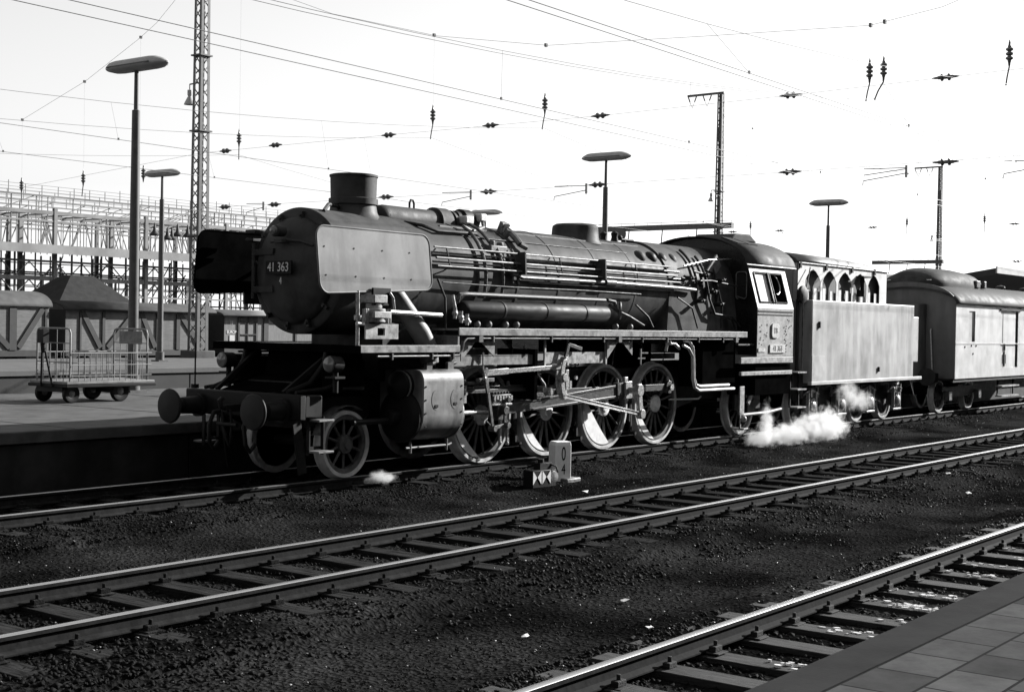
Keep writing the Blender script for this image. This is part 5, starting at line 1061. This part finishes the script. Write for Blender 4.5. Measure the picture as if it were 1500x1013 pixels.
# ================================================================== overhead line
def wire_pts(x, pts): return [(x, a, b) for a, b in pts]
def sagline(X0, X1, y, zs, zm, sup, n=60):
    out = []
    for i in range(n+1):
        x = X0+(X1-X0)*i/n; k = (x-sup[0]) % 56.0; u = (k-28)/28; out.append((x, y, zm+(zs-zm)*u*u))
    return out
SUP = (20.0,)
def overhead(label, ycs, yms, droppers=True):
    t = thing('overhead_line', label, 'overhead wire', (20, ycs[0], 6.5), 'overhead wires along the tracks')
    for y in ycs: MB().tube([(-45, y, 6.5), (20, y, 6.5), (76, y, 6.5), (132, y, 6.5), (200, y, 6.5)], 0.0068, 5).build('contact_wire', 'wire', t)
    for y in yms: MB().tube(sagline(-45, 200, y, 8.95, 7.15, SUP, 98), 0.0055, 5).build('messenger_wire', 'wire', t)
    if droppers and yms:
        for k in range(-3, 9):
            x = 20+k*7.0+3.5; u = (((x-20) % 56)-28)/28; zt = 7.15+1.8*u*u
            MB().tube([(x, ycs[0], 6.5), (x, yms[0], zt)], 0.003, 4).build('dropper', 'faint', t)
            MB().box(x-0.02, x+0.02, ycs[0]-0.012, ycs[0]+0.012, 6.49, 6.54).build('dropper_clip', 'ins', t)
overhead('pair of overhead wires descending from the top left above the locomotive', [0.83, 1.48], [0.82, 1.05])
overhead('pair of overhead wires descending from the top centre to the right edge', [-4.31, -4.07], [-3.5])
overhead('faint overhead wire above the sunken track behind the luggage trolley', [12.2], [12.5])
overhead('faint overhead wire above the sunken track by the second platform wall', [16.9], [17.45])
overhead('faintest overhead wire, over the second platform near the tall lattice mast', [27.1], [27.65], False)

def insulator(horizontal, loc):
    t = MB(); x, y, z = loc
    ax = Vector((0, 1, 0)) if horizontal else Vector((0, 0, 1)); c = Vector(loc)
    prof = [(-0.38, 0.012), (-0.3, 0.03), (-0.24, 0.035), (-0.2, 0.05)]
    for k in (-0.12, 0.0, 0.12) if not horizontal else (-0.10, 0.10): prof += [(k-0.05, 0.05), (k-0.02, 0.10), (k+0.02, 0.10), (k+0.05, 0.05)]
    prof += [(0.2, 0.05), (0.24, 0.035), (0.3, 0.03), (0.38, 0.012)]
    t.lathe(prof, c, ax, 14); return t
def put_ins(h, x, y, z, label, grp, src={}):
    key = h
    if key not in src:
        o = insulator(h, (x, y, z)).build('insulator', 'ins', loc=(x, y, z)); src[key] = o
    else:
        o = src[key].copy(); COL.objects.link(o); o.location = (x, y, z)
    tag(o, label, 'insulator', grp); return o
def tails(x, y):
    pass
GI = 'insulators in the cross wires'
hs = [((20, 3.44, 9.28), 'double-disc insulator in the upper cross wire, above the gantry mast behind the cab'),
      ((20, -1.24, 9.38), 'double-disc insulator in the upper cross wire, nearest the top right corner'),
      ((20, 10.22, 9.19), 'double-disc insulator in the upper cross wire, above the lamp right of the dome'),
      ((20, 14.77, 9.2), 'double-disc insulator in the upper cross wire, above the middle of the boiler'),
      ((20, 19.51, 9.19), 'double-disc insulator in the upper cross wire, above and right of the chimney'),
      ((20, 25.49, 9.2), 'double-disc insulator in the upper cross wire, between tall mast and chimney'),
      ((20, 28.4, 9.15), 'double-disc insulator in the upper cross wire, touching the right side of the tall mast'),
      ((20, 3.41, 7.0), 'double-disc insulator in the lower cross wire, right of the mast behind the cab'),
      ((20, -1.3, 7.03), 'double-disc insulator in the lower cross wire, at the top of the farthest mast'),
      ((20, 10.27, 6.94), 'double-disc insulator in the lower cross wire, crossing the lamp pole right of the dome'),
      ((20, 14.81, 6.91), 'double-disc insulator in the lower cross wire, above the lamp behind the boiler'),
      ((20, 19.6, 6.92), 'double-disc insulator in the lower cross wire, touching the right side of the chimney'),
      ((20, 25.5, 6.87), 'double-disc insulator in the lower cross wire, just left above the smokebox'),
      ((20, 28.4, 6.88), 'double-disc insulator in the lower cross wire, right beside the tall mast'),
      ((76, 35.2, 9.63), 'tiny insulator far off, just right of the mast behind the cab'),
      ((76, 31.3, 9.62), 'tiny insulator far off, above the cab roof ventilator'),
      ((76, 24.1, 9.66), 'tiny insulator far off, between the lamp above the tender and the farthest mast'),
      ((76, 14.2, 9.62), 'tiny insulator far off, at the right edge above the canopy'),
      ((76, 14.0, 7.12), 'tiny insulator far off, lowest at the right edge over the canopy')]
for p, lab in hs: put_ins(True, *p, lab, GI)
vs_ = [((20, 0.98, 9.75), 'left one of two upright insulators side by side at upper right'),
       ((20, 0.56, 9.78), 'right one of two upright insulators side by side at upper right'),
       ((20, -2.98, 9.85), 'upright insulator near the right edge, top right corner'),
       ((20, 12.46, 9.75), 'upright insulator hanging high above the steam dome'),
       ((20, 17.4, 9.75), 'upright insulator hanging high above the boiler front, right of the chimney'),
       ((20, 27.6, 9.6), 'upright insulator hanging just right of the tall mast'),
       ((20, 33.6, 8.5), 'upright insulator beside the second lamp head, left of the tall mast'),
       ((20, 37.8, 8.5), 'upright insulator left of the nearest lamp pole'),
       ((20, 42.5, 8.4), 'upright insulator at the far left above the steel framework'),
       ((76, 33.7, 10.05), 'tiny upright insulator far off, right of the mast behind the cab'),
       ((76, 21.6, 9.95), 'tiny upright insulator far off, left of the farthest mast'),
       ((76, 16.2, 10.0), 'tiny upright insulator far off, right of the farthest mast')]
GV = 'upright insulators on the cross wires'
for p, lab in vs_: put_ins(False, *p, lab, GV)
def crosswire(label, x, lines, tails_):
    t = thing('cross_wire', label, 'cross wire', (x, 15, 9), 'cross wires between the masts')
    for nm, pts, r in lines: MB().tube([(x, a, b) for a, b in pts], r, 5).build(nm, 'faint' if nm != 'head_wire' else 'wire', t)
    for y, zt, zb, k in tails_:
        MB().tube([(x, y, zt), (x, y, zt-0.02), (x, y-0.02, zb+0.75)], 0.003, 4).build('hanger_wire', 'faint', t)
        MB().tube([(x, y, zb), (x, y+k*0.6, zb-0.25), (x, y+k, zb-0.5)], 0.022, 6).build('link', 'ins', t)
        MB().box(x-0.05, x+0.05, y-0.04, y+0.04, zt-0.05, zt+0.06).build('clamp', 'ins', t)
head = [(42.6, 11.43), (37.7, 12.83), (34.0, 14.3), (32.85, 14.84), (30.0, 16.8), (22.5, 13.98), (17.3, 12.57), (12.4, 11.71), (6.46, 11.36), (1.0, 11.07), (-1.1, 11.34), (-4, 12.2), (-12, 16)]
crosswire('cross wires hung between the tall left mast and the right, over the locomotive', 20.0,
          [('head_wire', head, 0.007), ('upper_wire', [(42.6, 8.3), (29.9, 9.15), (20, 9.19), (10, 9.19), (3.4, 9.28), (-12, 9.6)], 0.006), ('lower_wire', [(29.9, 6.88), (14.8, 6.91), (3.4, 7.0), (-12, 7.2)], 0.006)],
          [(0.98, 11.07, 9.40, 0.1), (0.56, 11.12, 9.42, 0.26), (-2.98, 11.95, 9.5, 0.08), (12.46, 11.72, 9.4, 0.1), (17.4, 12.6, 9.4, 0.1), (27.6, 15.9, 9.25, 0.0), (33.9, 14.34, 8.2, 0), (37.8, 12.8, 8.2, 0.08), (42.5, 11.45, 8.1, 0)])
head2 = [(36.4, 18.5), (30, 15.8), (24, 13.8), (18, 12.8), (12, 12.6), (4, 13.4), (-8, 17)]
crosswire('faint far cross wires from the mast behind the cab to the right', 76.0,
          [('head_wire', head2, 0.008), ('upper_wire', [(36.4, 9.6), (14, 9.62), (-8, 9.7)], 0.006), ('lower_wire', [(36.4, 7.0), (14, 7.1), (-8, 7.2)], 0.006)],
          [(33.7, 17.3, 9.7, 0), (21.6, 13.3, 9.6, 0), (16.2, 12.7, 9.6, 0)])
def arm(yr, yt, x, label, two=False):
    t = thing('steady_arm', label, 'steady arm', (x, yr, 6.9), 'steady arms of the overhead line')
    MB().tube([(x, yr, 6.93), (x, yt, 6.96)], 0.014, 6).build('upper_tube', 'ins', t)
    MB().box(x-0.03, x+0.03, yr-0.025, yr+0.025, 6.66, 7.0).build('drop_bracket', 'ins', t)
    MB().tube([(x, yr, 6.78), (x, yt, 6.62), (x, yt+0.02*(1 if yt > yr else -1), 6.5)], 0.014, 6).build('arm_tube', 'ins', t)
    if two: MB().tube([(x, yr, 6.9), (x, yt, 6.78)], 0.014, 6).build('second_arm', 'ins', t)
arm(10.72, 12.0, 20, 'thin bent steady arm left of the lamp pole right of the dome')
arm(15.6, 16.9, 20, 'thin bent steady arm above the generator on the boiler top')
arm(26.13, 27.1, 20, 'thin bent steady arm left above the smokebox')
arm(-0.17, 1.1, 20, 'double steady arm high above the luggage van, right of the mast behind the cab', True)
arm(-4.0, -2.9, 20, 'steady arm cut off by the right edge of the picture')

# ================================================================== steel framework of the hall, left background
hall = thing('hall_framework', 'long grey steel framework like a roof skeleton, behind the goods wagons on the left', 'steel framework', (40, 60, 0))
def H_(mb, name, m='hall', **k): return mb.build(name, m, hall, smooth=0, **k)
HX0, HX1 = 16.0, 72.0
for Y in (56.0, 59.5, 63.0):
    for i in range(9): x = HX0+2+i*6.6+(1.5 if Y > 60 else 0); H_(MB().box(x-0.11, x+0.11, Y-0.11, Y+0.11, 0, 8.7), 'column')
    for z, th, nm in ((8.4, 0.22, 'beam'), (7.9, 0.10, 'beam'), (9.35, 0.08, 'beam'), (4.55, 0.26, 'beam'), (5.55, 0.12, 'beam'), (3.6, 0.10, 'beam')) if Y < 57 else ((8.4, 0.2, 'beam'), (7.9, 0.1, 'beam'), (9.35, 0.08, 'beam'), (5.0, 0.1, 'beam')):
        H_(MB().box(HX0, HX1, Y-0.08, Y+0.08, z-th/2, z+th/2), nm)
    b = MB()
    x = HX0
    while x < HX1:
        s = random.uniform(0.35, 0.8); h = random.choice([8.3, 8.3, 9.3, 9.3])
        b.bar((x, Y, 6.3), (x, Y, h), random.choice([0.03, 0.04, 0.05, 0.09]), 0.04)
        if random.random() < 0.45: b.bar((x, Y, 6.5), (x+s*random.choice([-1, 1]), Y, 8.2), 0.06, 0.05)
        if random.random() < 0.25: b.bar((x, Y, 8.4), (x+2.2, Y, 9.3), 0.06, 0.05)
        x += s
    H_(b, 'upright_lattice')
    if Y < 57:
        b = MB(); x = HX0
        while x < HX1:
            b.bar((x, Y, 4.65), (x+0.9, Y, 5.5), 0.05, 0.05); b.bar((x+0.9, Y, 5.5), (x+1.8, Y, 4.65), 0.05, 0.05)
            b.bar((x, Y, 3.6), (x+0.9, Y, 4.45), 0.07, 0.05); b.bar((x+0.9, Y, 4.45), (x+1.8, Y, 3.6), 0.07, 0.05); b.bar((x, Y, 1.0), (x, Y, 4.45), 0.06, 0.06)
            if random.random() < .6: b.bar((x+.9, Y, 1.0), (x+random.choice([-.9, 2.7]), Y, 3.55), 0.06, 0.05)
            x += 1.8
        H_(b, 'truss')
    if Y > 57:
        b = MB(); x = HX0+0.4
        while x < HX1:
            b.bar((x, Y, 2.0), (x, Y, random.choice([6.2, 6.2, 4.6])), random.choice([0.05, 0.08, 0.14]), 0.06)
            if random.random() < 0.55: b.bar((x, Y, random.choice([3.0, 4.6])), (x+random.choice([-1.6, 1.4, 2.0]), Y, random.choice([5.4, 6.1])), 0.06, 0.05)
            x += random.uniform(0.5, 1.3)
        for z in (5.7, 4.2, 3.2): b.bar((HX0, Y, z), (HX1, Y, z), 0.09, 0.06)
        H_(b, 'lower_lattice')
    b = MB(); x = HX0
    for z in (9.55, 9.75, 9.95): b.bar((HX0, Y, z), (HX1, Y, z), 0.025, 0.025)
    while x < HX1: b.bar((x, Y, 9.3), (x, Y, random.choice([9.95, 9.95, 10.1])), 0.035, 0.035); x += 1.1
    H_(b, 'railing')
H_(MB().prism([(54.6, 6.2), (54.6, 6.35), (63.5, 6.9), (63.5, 6.78)], 'yz', HX0, HX1), 'roof_sheet', 'hallroof')
H_(MB().box(HX0, HX1, 54.5, 54.62, 5.95, 6.45), 'fascia', 'hallroof')
b = MB()
for i in range(40): x = HX0+i*1.4; b.bar((x, 56, 8.4), (x+0.3, 62, 8.5), 0.08, 0.1)
H_(b, 'cross_beam')
dl = None
for i, (x, z) in enumerate(((37.6, 7.7), (38.6, 7.5), (38.95, 7.5), (39.4, 7.76), (40.2, 7.75))):
    o = MB().lathe([(0, 0.28), (0.1, 0.3), (0.3, 0.12), (0.8, 0.03)], (x, 54.9, z-0.25), (0, 0, 1), 16).build('hall_lamp', 'wagdark', loc=(x, 54.9, z)) if dl is None else dl.copy()
    if dl is not None: COL.objects.link(o); o.location = (x, 54.9, z)
    else: dl = o
    tag(o, 'small dark lamp in the row hanging under the steel framework, left of the tall mast', 'lamp', 'dark lamps under the framework')
hut = thing('hut', 'hut with a dark hipped roof peeping over the goods wagons on the left', 'hut', (26.2, 47, 0))
MB().box(24.7, 28.5, 46.2, 49.0, 0, 3.2).build('wall', 'wagdark', hut, smooth=0)
MB().loft([[(24.3, 45.6, 3.1), (28.9, 45.6, 3.1), (28.9, 49.6, 3.1), (24.3, 49.6, 3.1)], [(26.1, 47.2, 4.5), (27.5, 47.2, 4.5), (27.5, 48.0, 4.5), (26.1, 48.0, 4.5)]]).build('roof', 'hut', hut, smooth=0)

# ================================================================== goods wagons
def wagon(label, x0, x1, zf, ze, rise, bm, rm, diag, door, over=0.1):
    t = thing('goods_wagon', label, 'goods wagon', ((x0+x1)/2, 35.4, -0.2), 'goods wagons behind the second platform'); y0, y1 = 34.0, 36.8
    MB().box(x0, x1, y0, y1, zf, ze).build('body', bm, t, smooth=0)
    rows = []
    for x in (x0-over, x1+over): rows.append([(x, 35.4+(1.4+over)*math.cos(R(a)), ze+rise*math.sin(R(a))-0.02) for a in range(0, 181, 10)])
    MB().sheet(rows).build('roof', rm, t, smooth=60, solid=0.04)
    for x in (x0+0.01, x1-0.05): MB().prism([(35.4+1.38*math.cos(R(a)), ze+(rise-0.03)*math.sin(R(a))) for a in range(0, 181, 10)], 'yz', x, x+0.04).build('end_gable', bm, t, smooth=0)
    for x, w_ in door: MB().box(x-w_/2, x+w_/2, y0-0.05, y0, zf, ze).build('upright', 'wagdark', t, smooth=0)
    for xa, xb in diag: MB().bar((xa, y0-0.03, ze-0.1), (xb, y0-0.03, zf+0.1), 0.05, 0.22, (1, 0, 0)).build('diagonal_brace', 'wagdark', t, smooth=0)
    MB().box(x0, x1, y0-0.02, y1+0.02, zf-0.25, zf).build('sole_bar', 'wagdark', t, smooth=0)
    MB().box(x0-0.015, x0-0.001, y0, y1, zf, ze).build('end_shade', 'wagdark', t, smooth=0)  # dark sheet on one end paints its shade
    MB().box(x0, x1, y0-0.04, y0+0.0, ze-0.09, ze-0.01).build('eave_strip', bm, t, smooth=0)
    for x in (x0+1.3, x1-1.3):
        for y in (34.65, 36.15): MB().lathe([(0, 0.47), (0.1, 0.47), (0.12, 0.4), (0.12, 0.1), (0.15, 0)], (x, y, 0.25), (0, -1, 0), 24).build('wheel', 'wagdark', t)
    return t
wagon('goods wagon with a grey ribbed barrel roof, leftmost in the row', 5.0, 15.7, 0.95, 2.72, 0.62, 'wagon', 'wagroof', [(12.2, 13.9), (8.0, 9.8), (15.4, 14.3)], [(14.05, 0.32), (13.2, 0.2), (15.55, 0.1), (10.2, 0.25), (11.9, 0.12)])
wagon('goods wagon with overhanging roof and diagonal braces, behind the luggage trolley', 16.5, 24.0, 0.95, 2.62, 0.38, 'wagon', 'wagroof', [(19.9, 18.55), (22.4, 23.6), (20.3, 21.05), (17.3, 18.2)], [(18.35, 0.14), (20.15, 0.22), (21.2, 0.2), (22.3, 0.2), (17.2, 0.08)], 0.28)
w3 = wagon('pale goods wagon with a white roof edge, seen under the left smoke deflector', 25.0, 32.5, 1.0, 2.52, 0.28, 'wagon2', 'paleroof', [], [(25.85, 0.10), (26.95, 0.10), (27.55, 0.28), (26.4, 0.05), (29.5, 0.12), (31.0, 0.12)], 0.3)
MB().box(25.92, 26.9, 33.95, 33.99, 2.2, 2.5).build('door_head', 'wagdark', w3, smooth=0)
MB().box(25.92, 26.9, 33.94, 33.99, 1.62, 1.66).build('door_bar', 'wagdark', w3, smooth=0)
text_mb('11', 0.22, (25.42, 33.98, 2.18), (1, 0, 0), (0, 0, 1), 0.004, 0.9).build('lettering', 'white', w3, smooth=0)
text_mb('EUROP', 0.2, (25.42, 33.98, 1.74), (1, 0, 0), (0, 0, 1), 0.004, 0.9).build('lettering', 'white', w3, smooth=0)
MB().box(25.3, 25.6, 33.975, 33.99, 1.15, 1.6).build('label_panel', 'paleroof', w3, smooth=0)

# ================================================================== platform canopies
cn = thing('platform_canopy', 'dark platform canopy with a pale fascia, behind the luggage van at the right edge', 'canopy', (70, 6, 0.72))
MB().prism([(2.7, 4.62), (2.7, 4.86), (6.0, 4.30), (9.3, 4.86), (9.3, 4.62), (6.0, 4.02)], 'yz', 36.8, 120).build('roof', 'canopy', cn, smooth=0)
for y in (2.66, 9.34): MB().box(36.8, 120, y-0.03, y+0.03, 4.66, 4.92).build('fascia', 'fascia', cn, smooth=0)
for k in range(10): MB().box(40+k*8, 40.3+k*8, 5.85, 6.15, 0.72, 4.1).build('column', 'post', cn, smooth=0)
MB().box(44, 46, 5.6, 6.4, 3.3, 3.75).build('sign_board', 'canopy', cn, smooth=0)
nc = thing('shade_roof', 'unseen roof added to shade the paved platform', 'canopy', (0, -18, 0.75))  # unseen roof added for shade on the paving
MB().prism([(-15.0, 4.45), (-15.0, 4.7), (-18, 4.9), (-23, 4.7), (-23, 4.45)], 'yz', -45, 70).build('roof', 'canopy', nc, smooth=0)
for k in range(8): MB().box(-40+k*14, -39.7+k*14, -18.15, -17.85, 0.75, 4.5).build('column', 'post', nc, smooth=0)

# ================================================================== unseen blocks added to shut off the low sky
M['dimwall'] = mat('dim sky blocker', 0.03, 0.06, 0.3, 0.9)  # dull surface of the added sky-blocking masses
sb = thing('sky_block_side', 'unseen long block added behind the paved platform to cut the low sky', 'building', (0, -30, 0))
MB().box(-60, 110, -34, -29, 0, 15).build('wall', 'dimwall', sb, smooth=0)
for k in range(26): MB().box(-58+k*6.4, -55+k*6.4, -29.0, -28.94, 2, 6).build('window', 'glass', sb, smooth=0)
th = thing('sky_block_end', 'unseen dark block added across the tracks on the left to cut the low sky', 'building', (-48, 5, 0))
MB().box(-52, -46, -29, 40, 7.5, 20).build('blocker_slab', 'dimwall', th, smooth=0)
for y in (-28.5, -13.5, 5.5, 25.5, 39.5): MB().box(-52, -46, y-0.5, y+0.5, 0, 7.5).build('column', 'dimwall', th, smooth=0)

# ================================================================== escaping steam
def steam(name, label, lobes, lo, hi, dens, seed):
    m = bpy.data.materials.new(name+' vapour'); m.use_nodes = True; n = m.node_tree.nodes; Lk = m.node_tree.links; n.clear()
    out = n.new('ShaderNodeOutputMaterial'); vol = n.new('ShaderNodeVolumePrincipled'); vol.inputs['Color'].default_value = (0.86, 0.86, 0.86, 1); vol.inputs['Anisotropy'].default_value = 0.1
    tc = n.new('ShaderNodeTexCoord'); acc = None
    nz = n.new('ShaderNodeTexNoise'); nz.inputs['Scale'].default_value = 5.5; nz.inputs['Detail'].default_value = 8; nz.inputs['Roughness'].default_value = 0.66; Lk.new(tc.outputs['Object'], nz.inputs['Vector'])
    c0 = (Vector(lo)+Vector(hi))/2
    for (cx, cy, cz, rx, ry, rz) in lobes:
        sb = n.new('ShaderNodeVectorMath'); sb.operation = 'SUBTRACT'; sb.inputs[1].default_value = (cx-c0.x, cy-c0.y, cz-c0.z); Lk.new(tc.outputs['Object'], sb.inputs[0])
        dv = n.new('ShaderNodeVectorMath'); dv.operation = 'DIVIDE'; dv.inputs[1].default_value = (rx, ry, rz); Lk.new(sb.outputs[0], dv.inputs[0])
        ln = n.new('ShaderNodeVectorMath'); ln.operation = 'LENGTH'; Lk.new(dv.outputs[0], ln.inputs[0])
        iv = n.new('ShaderNodeMath'); iv.operation = 'SUBTRACT'; iv.inputs[0].default_value = 1.0; Lk.new(ln.outputs['Value'], iv.inputs[1])
        if acc is None: acc = iv
        else:
            mxn = n.new('ShaderNodeMath'); mxn.operation = 'SMOOTH_MAX'; mxn.inputs[2].default_value = 0.25; Lk.new(acc.outputs[0], mxn.inputs[0]); Lk.new(iv.outputs[0], mxn.inputs[1]); acc = mxn
    nn = n.new('ShaderNodeMath'); nn.operation = 'MULTIPLY_ADD'; nn.inputs[1].default_value = 2.8; nn.inputs[2].default_value = -1.45; Lk.new(nz.outputs[0], nn.inputs[0])
    ad = n.new('ShaderNodeMath'); ad.operation = 'ADD'; Lk.new(acc.outputs[0], ad.inputs[0]); Lk.new(nn.outputs[0], ad.inputs[1])
    mr = n.new('ShaderNodeMapRange'); mr.interpolation_type = 'SMOOTHSTEP'; mr.inputs[1].default_value = 0.0; mr.inputs[2].default_value = 0.8; mr.inputs[4].default_value = dens; Lk.new(ad.outputs[0], mr.inputs[0])
    Lk.new(mr.outputs[0], vol.inputs['Density']); Lk.new(vol.outputs[0], out.inputs['Volume'])
    M[name+'_vol'] = m
    o = MB().box(lo[0], hi[0], lo[1], hi[1], lo[2], hi[2]).build(name, name+'_vol', loc=c0, smooth=0)
    tag(o, label, 'steam', kind='stuff'); return o
steam('steam_cloud', 'white steam cloud drifting along the ground below the tender steps',
      [(8.6, -1.6, 0.0, 0.6, 0.35, 0.22), (8.92, -1.55, 0.25, 0.2, 0.18, 0.5), (9.7, -1.65, 0.02, 1.0, 0.42, 0.26), (10.7, -1.7, 0.08, 0.95, 0.45, 0.33), (11.4, -1.72, 0.16, 0.75, 0.45, 0.42), (11.95, -1.7, 0.08, 0.45, 0.4, 0.3)],
      (7.8, -2.3, -0.2), (12.6, -1.0, 0.95), 7, 0)
steam('steam_wisp', 'thin grey steam wisp rising against the tender axleboxes',
      [(13.2, -1.6, 0.72, 0.5, 0.3, 0.3), (13.8, -1.6, 0.6, 0.5, 0.3, 0.26), (12.9, -1.6, 0.95, 0.35, 0.3, 0.2)], (12.3, -2.0, 0.15), (14.6, -1.27, 1.3), 2.5, 1)
steam('steam_puff', 'small white steam puff on the rail behind the leading wheel',
      [(-2.78, -1.05, 0.0, 0.24, 0.18, 0.11), (-2.58, -1.05, -0.02, 0.2, 0.16, 0.07)], (-3.2, -1.4, -0.12), (-1.9, -0.83, 0.3), 6, 2)
